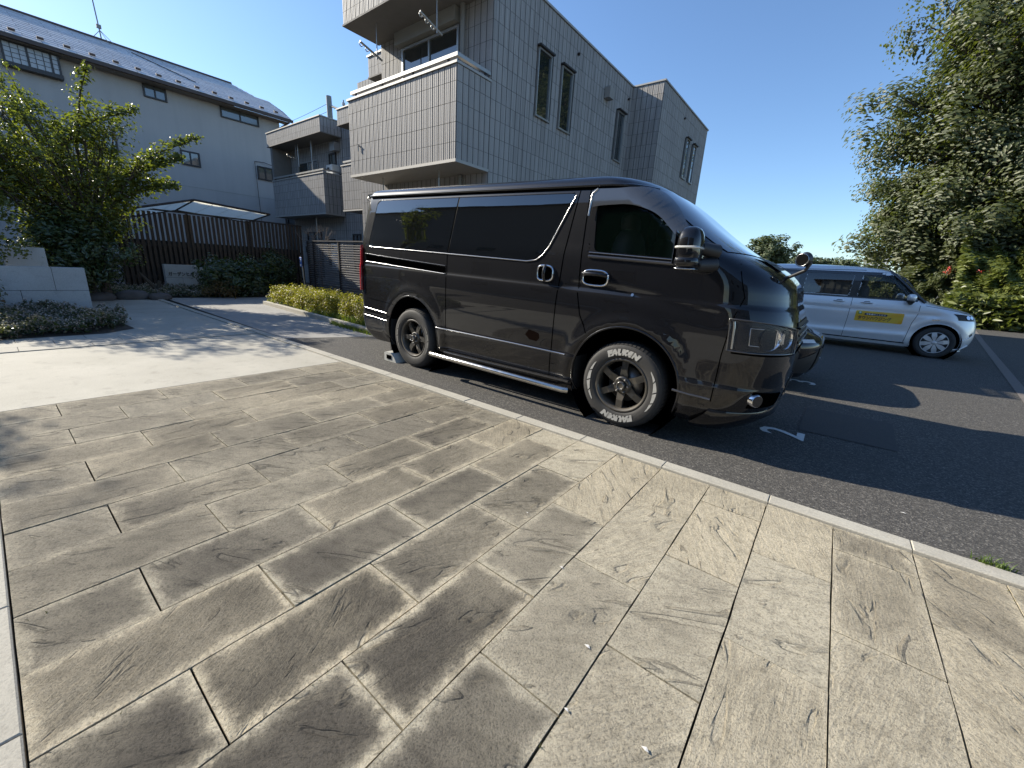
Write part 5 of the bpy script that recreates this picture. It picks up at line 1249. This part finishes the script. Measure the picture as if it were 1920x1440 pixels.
# meter box and small blue sign on a stake
mb_ = thing('meter_box', 'small grey meter box by the end of the board fence', 'box', (-15.0, 7.35, 0))
part('case', MB().box(-15.2, -14.86, 7.3, 7.55, .95, 1.72, .03), simple('meter_grey', (.20, .20, .20), .6, var=.15), mb_)
part('window', MB().box(-15.12, -14.95, 7.292, 7.298, 1.35, 1.55), MGL, mb_); part('stand', MB().box(-15.12, -14.94, 7.38, 7.5, 0, .95), MWD2, mb_)
bs = thing('stake_sign', 'small blue and white notice on a pale stake in front of the board fence', 'sign', (-12.7, 6.0, 0))
part('stake', MB().tube([(-12.66, 6.0, 0), (-12.75, 6.0, .92)], .016, 6), simple('stake', (.45, .38, .28), .8), bs)
part('plate', MB().box(-12.83, -12.71, 5.97, 5.98, .90, 1.18, .01), simple('blue_plate', (.08, .16, .42), .4, var=.1), bs)
part('symbol', MB().add(*blob(-12.765, 5.968, 1.08, .022, .003, .05, 2)).box(-12.80, -12.73, 5.962, 5.966, .93, .97), MWHT, bs)
# carport roof behind the fence
cp = thing('cycle_shelter', 'light roofed cycle shelter with translucent panels behind the board fence', 'shelter', (-19, 6, 0))
MPOLY = simple('polycarbonate', (.88, .86, .78), .3, var=.06); m_, n_, l_ = MPOLY, MPOLY.node_tree.nodes, MPOLY.node_tree.links
t_ = n_.new('ShaderNodeBsdfTranslucent'); t_.inputs[0].default_value = (.92, .9, .82, 1); mx_ = n_.new('ShaderNodeMixShader'); mx_.inputs[0].default_value = .85
l_.new(n_['Principled BSDF'].outputs[0], mx_.inputs[1]); l_.new(t_.outputs[0], mx_.inputs[2]); l_.new(mx_.outputs[0], n_['Material Output'].inputs[0])
pk = Vector((-15.25, 4.22, 2.60)); l1 = Vector((-15.25, 2.9, 2.21)); r1 = Vector((-15.25, 6.25, 2.47)); dx_ = Vector((-1.9, 0, -.20))
def slope(a, b_, nseg, nm):
    for k in range(nseg):
        p0 = a.lerp(b_, k / nseg); p1 = a.lerp(b_, (k + 1) / nseg); g = (p1 - p0) * .02
        q = [p0 + g, p1 - g, p1 - g + dx_, p0 + g + dx_]
        part(nm, MB().add([tuple(v) for v in q] + [tuple(v + Vector((0, 0, .012))) for v in q], [(3, 2, 1, 0), (4, 5, 6, 7), (0, 1, 5, 4), (1, 2, 6, 5), (2, 3, 7, 6), (3, 0, 4, 7)]), MPOLY, cp)
slope(l1, pk, 3, 'roof_panel'); slope(pk, r1, 4, 'roof_panel')
part('rafter', MB().tube([l1, pk, r1], .035, 6).tube([l1 + dx_, pk + dx_, r1 + dx_], .035, 6).tube([pk, pk + dx_], .03, 6).tube([r1, r1 + dx_], .03, 6).tube([l1, l1 + dx_], .03, 6), MBRZ, cp)
for q in (l1, r1): part('post', MB().tube([q + dx_ * .9, Vector((q.x + dx_.x * .9, q.y, 0))], .04, 8), MBRZ, cp)
# bicycles behind the tree
def bicycle(x, y, lean, lbl):
    b_ = thing('bicycle', lbl, 'bicycle', (x, y, 0), 'bicycles parked behind the tree'); mt = simple('bike_dark', (.04, .04, .045), .35, .6)
    for dy in (0, 1.02):
        w = part('wheel', MB().tube([(x, y + dy + .33 * math.cos(a), .34 + .33 * math.sin(a)) for a in [2 * PI * i / 32 for i in range(33)]], .016, 6), MRUB, b_)
        sub('rim', MB().tube([(x, y + dy + .305 * math.cos(a), .34 + .305 * math.sin(a)) for a in [2 * PI * i / 32 for i in range(33)]], .010, 6), MALU, w)
        sp = MB()
        for k in range(14): a = 2 * PI * k / 14; sp.tube([(x, y + dy, .34), (x, y + dy + .3 * math.cos(a), .34 + .3 * math.sin(a))], .0025, 4)
        sub('spokes', sp, MALU, w)
    part('frame', MB().tube([(x, y, .34), (x, y + .42, .33), (x, y + .30, .80)], .014, 6).tube([(x, y, .34), (x, y + .31, .75), (x, y + .86, .78)], .014, 6).tube([(x, y + .42, .33), (x, y + .88, .68)], .016, 6).tube([(x, y + 1.02, .34), (x, y + .84, .95)], .015, 6), mt, b_)
    part('saddle', MB().add(*blob(x, y + .27, .86, .07, .12, .03, 2.5), True), MRUB, b_)
    part('handlebar', MB().tube([(x - .25, y + .70, .98), (x - .1, y + .84, .98), (x + .1, y + .84, .98), (x + .25, y + .70, .98)], .012, 6), MALU, b_)
    part('basket', MB().box(x - .16, x + .16, y + .95, y + 1.2, .72, .95), simple('basket', (.12, .12, .12), .6), b_)
    part('mudguard', MB().tube([(x, y + .37 * math.cos(a), .34 + .37 * math.sin(a)) for a in [math.radians(20 + 150 * i / 12) for i in range(13)]], .018, 6), mt, b_)
bicycle(-17.2, 2.35, 0, 'dark bicycle parked behind the tree, nearer the board fence'); bicycle(-18.0, 1.85, 0, 'second dark bicycle parked further back behind the tree')

# ================================================================ VEGETATION
def leaves_mesh(pts, size, mat, name, flat=.35, aspect=1.7, sizevar=.35, seed=1, droop=0, outward=None):
    """One folded leaf (4 tris) at each point, random turn."""
    r = np.random.default_rng(seed); n = len(pts); P = np.asarray(pts)
    a = r.uniform(0, 2 * PI, n); tilt = r.normal(0, 1, (n, 3)) * np.array([1, 1, .0]); nz = np.stack([tilt[:, 0] * flat * 2, tilt[:, 1] * flat * 2, np.ones(n)], 1)
    if outward is not None: nz = nz + outward * 1.2
    nz /= np.linalg.norm(nz, axis=1)[:, None]
    t = np.stack([np.cos(a), np.sin(a), r.uniform(-.5, .2, n) - droop], 1); t -= nz * (t * nz).sum(1)[:, None]; t /= np.linalg.norm(t, axis=1)[:, None]
    b_ = np.cross(nz, t); s = size * (1 + r.uniform(-sizevar, sizevar, n))[:, None]
    L = s * aspect / 1.7; W = s * .5 / 1.0
    base = P - t * L * .5; tip = P + t * L * .5 - nz * s * .12; l = P + b_ * W * .5 + nz * s * .10; rt = P - b_ * W * .5 + nz * s * .10
    vs = np.stack([base, l, tip, rt], 1).reshape(-1, 3)
    idx = np.arange(n) * 4; f = np.stack([idx, idx + 1, idx + 2, idx, idx + 2, idx + 3], 1).reshape(-1)
    me = bpy.data.meshes.new(name); me.vertices.add(4 * n); me.vertices.foreach_set('co', vs.astype(np.float32).ravel())
    me.loops.add(6 * n); me.loops.foreach_set('vertex_index', f.astype(np.int32)); me.polygons.add(2 * n)
    me.polygons.foreach_set('loop_start', np.arange(0, 6 * n, 3, dtype=np.int32)); me.polygons.foreach_set('loop_total', np.full(2 * n, 3, np.int32))
    me.update(); me.materials.append(mat); return me
MBARK = simple('bark', (.075, .06, .045), .9, var=.4, scale=14, bmp=.9)
def tree(root, base, height, lean, crown, nl, leaf, mat, trunk_r=.08, seed=1, nlimb=26, csize=.28, low=.25, spread=None, flat=.35, droop=0, name='crown', stuffy=.0, gapk=1.0):
    """crown = (centre, (rx, ry, rz)). Limbs leave a leaning trunk and end in leaf clumps inside the crown volume."""
    r = random.Random(seed); rn = np.random.default_rng(seed); bx, by, bz = base; cc = Vector(crown[0]); rx, ry, rz = crown[1]
    tr = MB(); top = Vector((bx + lean[0], by + lean[1], bz + height * .8)); tp = []
    for i in range(9):
        t = i / 8; tp.append(Vector(base).lerp(top, t) + Vector((math.sin(t * 5 + seed) * .04, math.cos(t * 4 + seed) * .04, 0)) * height * .2)
    tr.tube(tp, [trunk_r * (1.25 - 1.0 * i / 8) if i else trunk_r * 1.5 for i in range(9)], 9)
    ends = []
    for k in range(nlimb):
        # point inside crown ellipsoid, biased to the shell
        while True:
            v = Vector((r.gauss(0, 1), r.gauss(0, 1), r.gauss(0, 1)))
            if v.length > .1: break
        v.normalize(); q = r.random() ** .45
        e = cc + Vector((v.x * rx, v.y * ry, v.z * rz)) * q * .92
        if e.z < bz + .15: e.z = bz + .2
        t0 = min(.95, max(low, (e.z - bz) / height * .62 + r.uniform(-.1, .1))); s = tp[int(t0 * 8)].lerp(tp[min(8, int(t0 * 8) + 1)], (t0 * 8) % 1)
        mid = s.lerp(e, .5) + Vector((0, 0, -.06 * height * (r.random() - .2)))
        pts = [s, s.lerp(mid, .6) + Vector((r.gauss(0, .03), r.gauss(0, .03), 0)) * height * .2, mid, mid.lerp(e, .55), e]
        w = trunk_r * r.uniform(.22, .42); tr.tube(pts, [w, w * .75, w * .55, w * .35, w * .12], 6); ends += [(e, 1.0), (mid.lerp(e, .6), .8), (mid, .5)]
        for j in range(3):
            e2 = e + Vector((r.gauss(0, .5), r.gauss(0, .5), r.gauss(0, .4))) * csize * 1.7; tr.tube([mid.lerp(e, .5), e.lerp(e2, .5), e2], [w * .3, w * .2, w * .08], 5, smooth=True); ends.append((e2, .8))
    part('trunk', tr, MBARK, root)
    W = np.array([w for _, w in ends]); E_ = np.array([tuple(e) for e, _ in ends])
    which = rn.choice(len(ends), nl, p=W / W.sum()); d = rn.normal(0, 1, (nl, 3)); d /= np.linalg.norm(d, axis=1)[:, None]; rad = rn.random(nl)[:, None] ** .5
    P = E_[which] + d * rad * csize * np.array([1, 1, .72])
    me = leaves_mesh(P - np.array(ORG[root.name]), leaf, mat, name, flat, seed=seed, droop=droop, outward=d * .5 + (P - np.array(cc)) / np.array([rx, ry, rz]) * .5)
    return link(name, me, root)
L1 = m_leaf('leaf_garden', (.07, .10, .02), (.17, .175, .035), .42); L2 = m_leaf('leaf_oak', (.04, .055, .02), (.095, .105, .04), .25, .5); L3 = m_leaf('leaf_azalea', (.30, .29, .03), (.34, .22, .035), .42)
L4 = m_leaf('leaf_ivy', (.075, .095, .022), (.17, .19, .05), .3, .4); L5 = m_leaf('leaf_heather', (.06, .075, .05), (.28, .22, .20), .25); L5F = m_leaf('flower_pale', (.42, .32, .30), (.66, .58, .54), .35); L6 = m_leaf('leaf_dark', (.025, .045, .018), (.06, .085, .03), .2, .28)
L7 = m_leaf('leaf_grass', (.07, .12, .02), (.16, .22, .05), .35)
L8 = m_leaf('leaf_far', (.05, .075, .03), (.09, .11, .05), .2, .6)
# left garden tree in three leaders
g = thing('garden_tree', 'bushy green garden tree with sunlit top in front of the cream house', 'tree', (-13.2, 1.75, 0))
tree(g, (-13.2, 1.75, 0), 4.4, (.2, -.1), ((-13.0, 1.25, 2.75), (1.5, 1.55, 1.6)), 15000, .08, L1, .075, 3, 100, .22, .12)
def spray(root, a, b_, r, n, seed):
    rn = np.random.default_rng(seed); t = rn.random(n)[:, None]; A = np.array(a); B = np.array(b_); sag = np.array([0, 0, .18]) * (4 * t * (1 - t))
    P = A + (B - A) * t + sag + rn.normal(0, 1, (n, 3)) * r * (1.15 - t * .75)
    link('crown', leaves_mesh(P - np.array(ORG[root.name]), .095, L1, 'crown', .4, seed=seed), root)
    part('branch', MB().tube([a, tuple((A + (B - A) * .5 + np.array([0, 0, .18]))), b_], [.02, .014, .004], 6), MBARK, root)
tree(g, (-13.0, 1.5, 0), 1.8, (0, 0), ((-13.0, 1.30, 1.05), (1.0, .80, .85)), 12000, .085, L6, .04, 4, 44, .26, .08)  # lower crown in darker leaves, its shade put into the colour
spray(g, (-12.9, 2.0, 2.3), (-12.4, 3.72, 3.72), .10, 700, 5); spray(g, (-12.9, 2.0, 2.2), (-12.4, 3.35, 3.2), .10, 800, 6); spray(g, (-12.9, 2.0, 2.0), (-12.5, 3.2, 2.6), .12, 900, 7)
spray(g, (-12.8, 1.7, 3.2), (-12.6, 2.05, 4.6), .10, 260, 8); spray(g, (-12.9, 1.4, 3.0), (-12.6, 2.7, 4.0), .12, 500, 9)
g = thing('garden_tree', 'loose yellow green tree at the upper left edge of the picture', 'tree', (-13.6, -.2, 0))
tree(g, (-13.6, -.2, 0), 4.6, (.2, .1), ((-13.4, -.1, 3.0), (1.3, 1.2, 1.5)), 8000, .08, L1, .07, 13, 44, .28, .2)
g = thing('shrub', 'bright green shrub at the left edge above the block wall', 'shrub', (-11.3, -.25, 0))
tree(g, (-11.3, -.3, 0), 2.0, (.1, .1), ((-11.2, -.30, 1.40), (.8, .85, .75)), 13000, .07, L4, .035, 21, 34, .22, .1)
g = thing('street_tree', 'slender garden tree just left of the frame whose shade dapples the paving', 'tree', (-10.8, -2.4, 0))
tree(g, (-11.2, -2.4, 0), 4.6, (.2, .1), ((-10.85, -2.35, 4.0), (.62, .5, .6)), 1000, .10, L1, .05, 31, 18, .20, .5)
# dark broadleaf shrub in front of the fence
g = thing('shrub', 'dark glossy evergreen shrub in front of the board fence', 'shrub', (-13.6, 4.6, 0))
tree(g, (-13.6, 4.6, 0), 1.1, (0, 0), ((-13.7, 4.55, .52), (.85, 1.05, .50)), 8000, .10, L6, .03, 41, 50, .20, .05)
g = thing('shrub', 'dark climbing shrub against the right end of the board fence', 'shrub', (-14.9, 6.0, 0))
tree(g, (-14.9, 6.1, 0), 1.5, (0, 0), ((-14.9, 6.1, .65), (.5, .85, .7)), 4200, .08, L6, .025, 43, 30, .2, .05)
g = thing('shrub', 'low russet shrub in shade at the foot of the glossy evergreen', 'shrub', (-13.0, 3.7, 0))
tree(g, (-13.1, 3.9, 0), .5, (0, 0), ((-13.1, 3.95, .22), (.4, .5, .22)), 1800, .05, m_leaf('leaf_russet', (.09, .06, .02), (.14, .08, .03), .3), .015, 45, 18, .14, .05)
# bare twiggy shrub in front of the louvres end
g = thing('bare_shrub', 'leafless twiggy shrub between the board fence and the louvre fence', 'shrub', (-14.4, 7.3, 0)); tw = MB(); rr_ = random.Random(5)
def twig(p, d, L, w, lv):
    q = p + d * L; tw.tube([p, p.lerp(q, .5) + Vector((rr_.gauss(0, .02), rr_.gauss(0, .02), 0)), q], [w, w * .8, w * .55], 5)
    if lv: 
        for _ in range(3): twig(q, (d + Vector((rr_.gauss(0, .42), rr_.gauss(0, .42), rr_.gauss(.12, .25)))).normalized(), L * .72, w * .55, lv - 1)
for _ in range(3): twig(Vector((-14.45, 7.45, 1.0)), Vector((rr_.gauss(.0, .35), rr_.gauss(0, .3), 1)).normalized(), .50, .022, 3)
tw.tube([(-14.45, 7.45, 0), (-14.45, 7.45, 1.02)], .04, 7)
part('branches', tw, simple('pale_bark', (.20, .16, .13), .9, var=.3), g)
# azalea hedge : clipped individual bushes in a row
hd_ = [(-10.75, 4.75), (-10.0, 4.72), (-9.25, 4.66), (-8.5, 4.62), (-7.75, 4.6), (-7.0, 4.55), (-6.3, 4.52)]
names_ = ['at its far left end', 'second from its left end', 'third from its left end', 'below the middle of the louvre fence', 'just left of the van tail lamp', 'beside the van rear bumper', 'hidden behind the van tail']
for k, (hx, hy) in enumerate(hd_):
    rn = np.random.default_rng(60 + k); n = 5200
    d = rn.normal(0, 1, (n, 3)); d /= np.linalg.norm(d, axis=1)[:, None]; d[:, 2] = np.abs(d[:, 2])
    e = np.sign(d) * np.abs(d) ** .62; bump_ = 1 + .12 * np.sin(d[:, :1] * 9 + k) + .10 * np.sin(d[:, 1:2] * 11 + 2 * k)
    P = np.array([hx, hy, .05]) + e * np.array([.45, .46, .42]) * bump_ * rn.uniform(.72, 1.04, (n, 1))
    h_ = thing('azalea_bush', 'clipped yellow green azalea bush of the low hedge, ' + names_[k], 'hedge bush', (hx, hy, 0), 'azalea bushes forming the low hedge')
    link('foliage', leaves_mesh(P - np.array(ORG[h_.name]), .038, L3, 'foliage', .6, seed=70 + k, outward=d), h_)
    st = MB()
    for _ in range(14): a = random.uniform(0, 2 * PI); q = random.uniform(.1, .36); st.tube([(hx + .05 * math.cos(a), hy + .05 * math.sin(a), 0), (hx + q * math.cos(a), hy + q * math.sin(a), random.uniform(.2, .4))], [.008, .004], 5)
    part('stems', st, MBARK, h_)
# grass and weeds along the hedge foot, kerb and beds
def grass(name, pts, hgt, mat, seed, lean=.35, wid=.006, kind='stuff'):
    r = np.random.default_rng(seed); n = len(pts); P = np.asarray(pts); a = r.uniform(0, 2 * PI, n); h = hgt * r.uniform(.4, 1.15, n)
    d = np.stack([np.cos(a), np.sin(a), np.zeros(n)], 1); s = np.stack([-np.sin(a), np.cos(a), np.zeros(n)], 1) * wid
    m1 = P + d * (h * lean * .35)[:, None] + np.array([0, 0, 1]) * (h * .6)[:, None]; tp = P + d * (h * lean * 1.3)[:, None] + np.array([0, 0, 1]) * h[:, None]
    vs = np.stack([P - s, P + s, m1 + s * .7, m1 - s * .7, tp], 1).reshape(-1, 3); i = np.arange(n)[:, None] * 5
    f = np.concatenate([i + np.array([[0, 1, 2]]), i + np.array([[0, 2, 3]]), i + np.array([[3, 2, 4]])], 1).reshape(-1)
    me = bpy.data.meshes.new(name); me.vertices.add(5 * n); me.vertices.foreach_set('co', vs.astype(np.float32).ravel()); me.loops.add(9 * n); me.loops.foreach_set('vertex_index', f.astype(np.int32))
    me.polygons.add(3 * n); me.polygons.foreach_set('loop_start', np.arange(0, 9 * n, 3, dtype=np.int32)); me.polygons.foreach_set('loop_total', np.full(3 * n, 3, np.int32)); me.update(); me.materials.append(mat)
    o = link(name, me); o['kind'] = kind; ORG[o.name] = (0, 0, 0); return o
r = RNG
n = 5200; x_ = r.uniform(-11.2, -5.75, n); t_ = (x_ + 11.1) / 5.36; dens = np.clip((x_ + 9.6) / 3.6, .04, 1); kp = r.random(n) < dens
pts = np.stack([x_, 4.30 - .33 * t_ + np.abs(r.normal(0, .13, n)), np.zeros(n)], 1)[kp]
o = grass('verge_grass', pts, .20, L7, 1); tag(o, 'rough green grass growing at the foot of the azalea hedge', 'grass')
n = 900; x_ = r.uniform(-7.4, -5.8, n); o = grass('kerb_weeds', np.stack([x_, 3.98 - .061 * (x_ + 7.4) - np.abs(r.normal(0, .05, n)), np.zeros(n)], 1), .07, L7, 2); tag(o, 'small weeds along the kerb below the hedge, by the van', 'weeds')
n = 160; cl_ = np.array([[.80, 2.63], [.86, 2.64], [1.0, 2.62]]); k_ = r.integers(0, 3, n); o = grass('kerb_tuft', np.concatenate([cl_[k_] + r.normal(0, .016, (n, 2)), np.zeros((n, 1))], 1), .035, L7, 3, .8, .0025); tag(o, 'tiny grass tuft growing out of the kerb joint at the right', 'weeds')
# heather like ground cover: left bed and the bed before the name wall
def cover(name, xs, ys, n, h, lbl, seed, edge=None):
    r = np.random.default_rng(seed); x = r.uniform(*xs, n); y = r.uniform(*ys, n)
    if edge is not None: k = edge(x, y); x, y = x[k], y[k]
    zz = (h * (.45 + .55 * np.sin(x * 5.1 + y * 3.3) ** 2 * np.cos(y * 4.7 - x) ** 2) * r.random(len(x)) ** .5)
    P = np.stack([x + r.normal(0, .03, len(x)), y + r.normal(0, .03, len(x)), zz + .01], 1)
    me = leaves_mesh(P, .042, L5, name, .7, seed=seed); o = link(name, me); o['kind'] = 'stuff'; ORG[o.name] = (0, 0, 0); tag(o, lbl, 'ground cover')
    me3 = leaves_mesh(P[::2] + np.array([0, 0, .025]), .032, L5F, name, .9, aspect=1.1, seed=seed + 2); o3 = link(name, me3); o3['kind'] = 'stuff'; tag(o3, lbl.replace('pinkish flowering', 'small pale pink blossoms of the'), 'flowers')
    me2 = leaves_mesh(P[::2] - np.array([0, 0, .02]), .06, L6, name, .6, seed=seed + 1); o2 = link(name, me2); o2['kind'] = 'stuff'; tag(o2, lbl.replace('pinkish flowering', 'dark leafy base of the'), 'ground cover')
cover('ground_cover', (-10.5, -7.75), (-2.2, 1.32), 30000, .30, 'pinkish flowering ground cover in front of the low garden wall', 81, lambda x, y: ((x > -7.85 - .15 * np.sin(y * 3) - .30 * (y > .9)) == False) & ((x + 9.1) ** 2 / 2.3 + (y + .6) ** 2 / 3.7 < 1))
cover('ground_cover', (-15.4, -13.2), (1.8, 4.9), 16000, .26, 'pinkish flowering ground cover before the name wall', 83, lambda x, y: (x < -13.3 + .2 * np.sin(y * 4)) & (x < -13.1))
sheet('flower_bed', [(-10.6, -2.6), (-8.0, -2.6), (-7.85, -.4), (-7.95, .9), (-8.3, 1.3), (-10.6, 1.2)], -.003, MSOIL)
g = thing('shrub', 'low red green shrub at the lower left edge in front of the block wall', 'shrub', (-9.9, -.35, 0))
tree(g, (-9.9, -.45, 0), .75, (0, 0), ((-9.85, -.45, .38), (.6, .55, .34)), 3600, .055, m_leaf('leaf_mixed', (.05, .09, .02), (.16, .07, .04), .3), .02, 51, 26, .16, .05)
g = thing('tree_stump', 'leaning cut trunk rising from the ground cover left of the name wall', 'stump', (-14.3, 2.75, 0))
part('trunk', MB().tube([(-14.2, 2.85, 0), (-14.25, 2.78, .2), (-14.35, 2.55, .55)], [.06, .05, .03], 8).tube([(-14.22, 2.84, .12), (-14.2, 2.9, .36)], [.05, .04], 8), MBARK, g)
# boulders at the tree foot
for k, (bx_, by_, s_) in enumerate(((-13.0, 1.55, .22), (-13.2, 2.15, .26), (-12.9, 2.6, .18), (-13.3, 1.1, .25))):
    v_, f_ = blob(bx_, by_, .05, s_, s_ * 1.3, s_ * .55, 2.2, 14, 9); rq = random.Random(k)
    m = MB().add([(x + rq.uniform(-.02, .02), y + rq.uniform(-.02, .02), z + rq.uniform(-.015, .015)) for x, y, z in v_], f_, True)
    tag(struct('boulder', m, simple('boulder', (.10, .09, .085), .9, var=.4, bmp=.8)), ['grey boulder left of the garden tree trunk', 'largest grey boulder right of the garden tree trunk', 'small boulder between the trunk and the cut stump', 'leftmost boulder at the foot of the garden tree'][k], 'boulder', 'boulders at the foot of the garden tree')
    del bpy.data.objects['boulder' if k == 0 else 'boulder.%03d' % k]['kind']

# right hand side : big oak, bank of creepers, far trees
g = thing('oak_tree', 'huge dark evergreen oak filling the upper right corner', 'tree', (9, 29, 0))
tree(g, (9.5, 29.5, 0), 15, (-1, -.5), ((8.9, 28.5, 9.4), (9.3, 4.8, 9.6)), 400000, .19, L2, .45, 91, 400, 1.05, .2, name='crown')
g = thing('oak_tree', 'rounded lower oak whose branches reach over the silver car roof', 'tree', (5, 31, 0))
tree(g, (5.5, 30, 0), 7, (-.6, 0), ((4.6, 28, 4.2), (4.0, 3.0, 3.2)), 110000, .17, L2, .28, 93, 110, .8, .15)
g = thing('creeper_bank', 'bank of bright green creepers along the far side of the lane', 'shrubs', (6, 24.8, 0))
def bank(root, segs, n, h0, size, mat, seed, nm='foliage'):
    r = np.random.default_rng(seed); x0, x1, y0, y1 = segs; x = r.uniform(x0, x1, n); t = r.random(n)
    hh = h0(x) * (1 + .12 * np.sin(x * 2.3) + .08 * np.sin(x * 5.7)); z = hh * t ** .8
    y = y0 + (y1 - y0) * (t ** 1.6) + .20 * np.sin(x * 1.9 + z * 1.3) + .17 * np.sin(z * 4.1 + x * 3.3) + .14 * np.sin(x * 6.1 - z * 5.2) + .12 * np.sin(x * 10.7 + z * 8.3) - r.random(n) ** 2 * .1 + np.abs(r.normal(0, .22, n))
    P = np.stack([x, y, z + .03], 1); o_ = np.stack([np.zeros(n), -np.ones(n), np.ones(n) * .7], 1)
    return link(nm, leaves_mesh(P - np.array(ORG[root.name]), size, mat, nm, .5, seed=seed, outward=o_), root)
bank(g, (3.6, 13, 23.2, 25.6), 26000, lambda x: 3.0 + .28 * np.clip(x - 3.6, 0, 4), .21, L4, 101)
part('stems', MB().tube([(5, 25.5, 0), (6, 25.6, 2.2), (8, 25.7, 2.9)], .06, 6).tube([(9, 25.8, 0), (8.5, 25.8, 2.5)], .07, 6), MBARK, g)
g2 = thing('creeper_bank', 'darker leafy bank behind the silver car windscreen', 'shrubs', (2, 27, 0))
bank(g2, (.8, 4.4, 25.3, 26.6), 15000, lambda x: 1.6 + .62 * np.clip(x - .8, 0, 3), .20, L2, 103)
part('stems', MB().tube([(2, 27, 0), (2.6, 27, 1.6)], .05, 6), MBARK, g2)
g = thing('tall_weeds', 'broad leaved weeds with pointed leaves beside the silver car bonnet', 'weeds', (4.6, 22.8, 0))
rn = np.random.default_rng(7); n = 2400; P = np.stack([rn.uniform(3.4, 6.6, n), rn.uniform(22.6, 23.9, n), rn.random(n) ** .7 * 1.25], 1)
link('foliage', leaves_mesh(P - np.array(ORG[g.name]), .24, L4, 'foliage', .9, aspect=2.4, seed=8), g)
part('stems', MB().tube([(4.6, 23, 0), (4.7, 23, 1.1)], .02, 5).tube([(5.6, 23, 0), (5.5, 23, 1.2)], .02, 5), MBARK, g)
g = thing('flowering_shrub', 'few small red flowers in the green bank behind the silver car', 'flowers', (3.2, 24.2, 0))
rn = np.random.default_rng(9); n = 44; P = np.array([3.3, 24.1, 2.12]) + rn.normal(0, 1, (n, 3)) * np.array([.08, .06, .07]); P[32:] += np.array([.95, 0, -.06])
link('petals', leaves_mesh(P - np.array(ORG[g.name]), .09, m_leaf('petal_red', (.35, .02, .02), (.55, .05, .04), .3), 'petals', .9, seed=10), g)['kind'] = 'stuff'
part('stem', MB().tube([(3.3, 24.3, 1.95), (3.3, 24.2, 2.08)], .015, 5), MBARK, g)
g = thing('round_tree', 'round loose crowned tree beyond the van nose', 'tree', (-8, 60, 0))
tree(g, (-7.6, 60, 0), 6.2, (0, 0), ((-8.0, 60, 4.4), (2.6, 2.4, 2.5)), 9000, .36, L8, .16, 111, 60, .62, .2)
# distant wooded ridge : individually readable crowns
rt = random.Random(3)
for k in range(11):
    xx = -9.5 + 1.45 * k + rt.uniform(-.3, .3); hh = 7.6 - .10 * max(0, k - 3) ** 1.3 + rt.uniform(-.3, .3); yy = 108 + rt.uniform(-3, 3)
    g = thing('distant_tree', 'distant dark rounded tree of the wooded ridge, %s' % ['at its left end', 'second from the left', 'third from the left', 'beyond the parking mirror', 'just right of the parking mirror', 'in the middle of the ridge', 'right of the middle', 'above the rear door of the silver car', 'fourth from the right', 'next to the white block', 'at its right end'][k], 'tree', (xx, yy, 0), 'trees of the distant wooded ridge')
    tree(g, (xx, yy, 0), hh * .8, (0, 0), ((xx, yy, hh * .62), (1.7, 1.7, hh * .34)), 2600, .50, L8, .2, 120 + k, 30, .62, .2)
# litter: small pale flecks and dead leaves on the paving
MCH = simple('pale_chip', (.6, .58, .54), .9, var=.1)
for k, (px, py, s) in enumerate([(-.66, 1.28, .012), (-.40, 1.02, .014), (-1.0, 1.5, .008), (-.14, .85, .013), (-.35, .80, .010), (.55, 2.95, .016)]):
    q = MB().add([(px - s, py, .003), (px, py + s * .5, .004), (px + s * .7, py - s * .2, .003), (px, py - s * .4, .0045)], [(0, 1, 2), (0, 3, 1), (1, 3, 2), (0, 2, 3)])
    tag(struct('pale_chip', q, MCH), 'tiny pale chip lying on ' + ['the paving, largest of those in the middle', 'the paving, nearest the bottom of the picture', 'the paving, farthest to the left', 'the paving, farthest to the right', 'the joint between two flags', 'the asphalt near the right kerb'][k], 'litter', 'pale chips scattered on the ground')
for o_ in list(bpy.data.objects):
    if o_.name.startswith('pale_chip') and 'kind' in o_: del o_['kind']
# moss and grit in the joints between the flags
n = 2600; ci = r.integers(-14, 9, n); xj = .089 + .298 * ci + .149; pts = np.stack([xj + r.normal(0, .0012, n), r.uniform(-.12, 2.48, n), np.full(n, -.006)], 1)
keep = (np.sin(pts[:, 1] * 9 + ci * 2.2) + r.normal(0, .6, n)) > .9
o = grass('joint_moss', pts[keep], .009, m_leaf('moss', (.05, .06, .02), (.12, .10, .03), .2), 12, .9, .0016); tag(o, 'specks of moss and dry grass in the joints of the paving', 'moss')
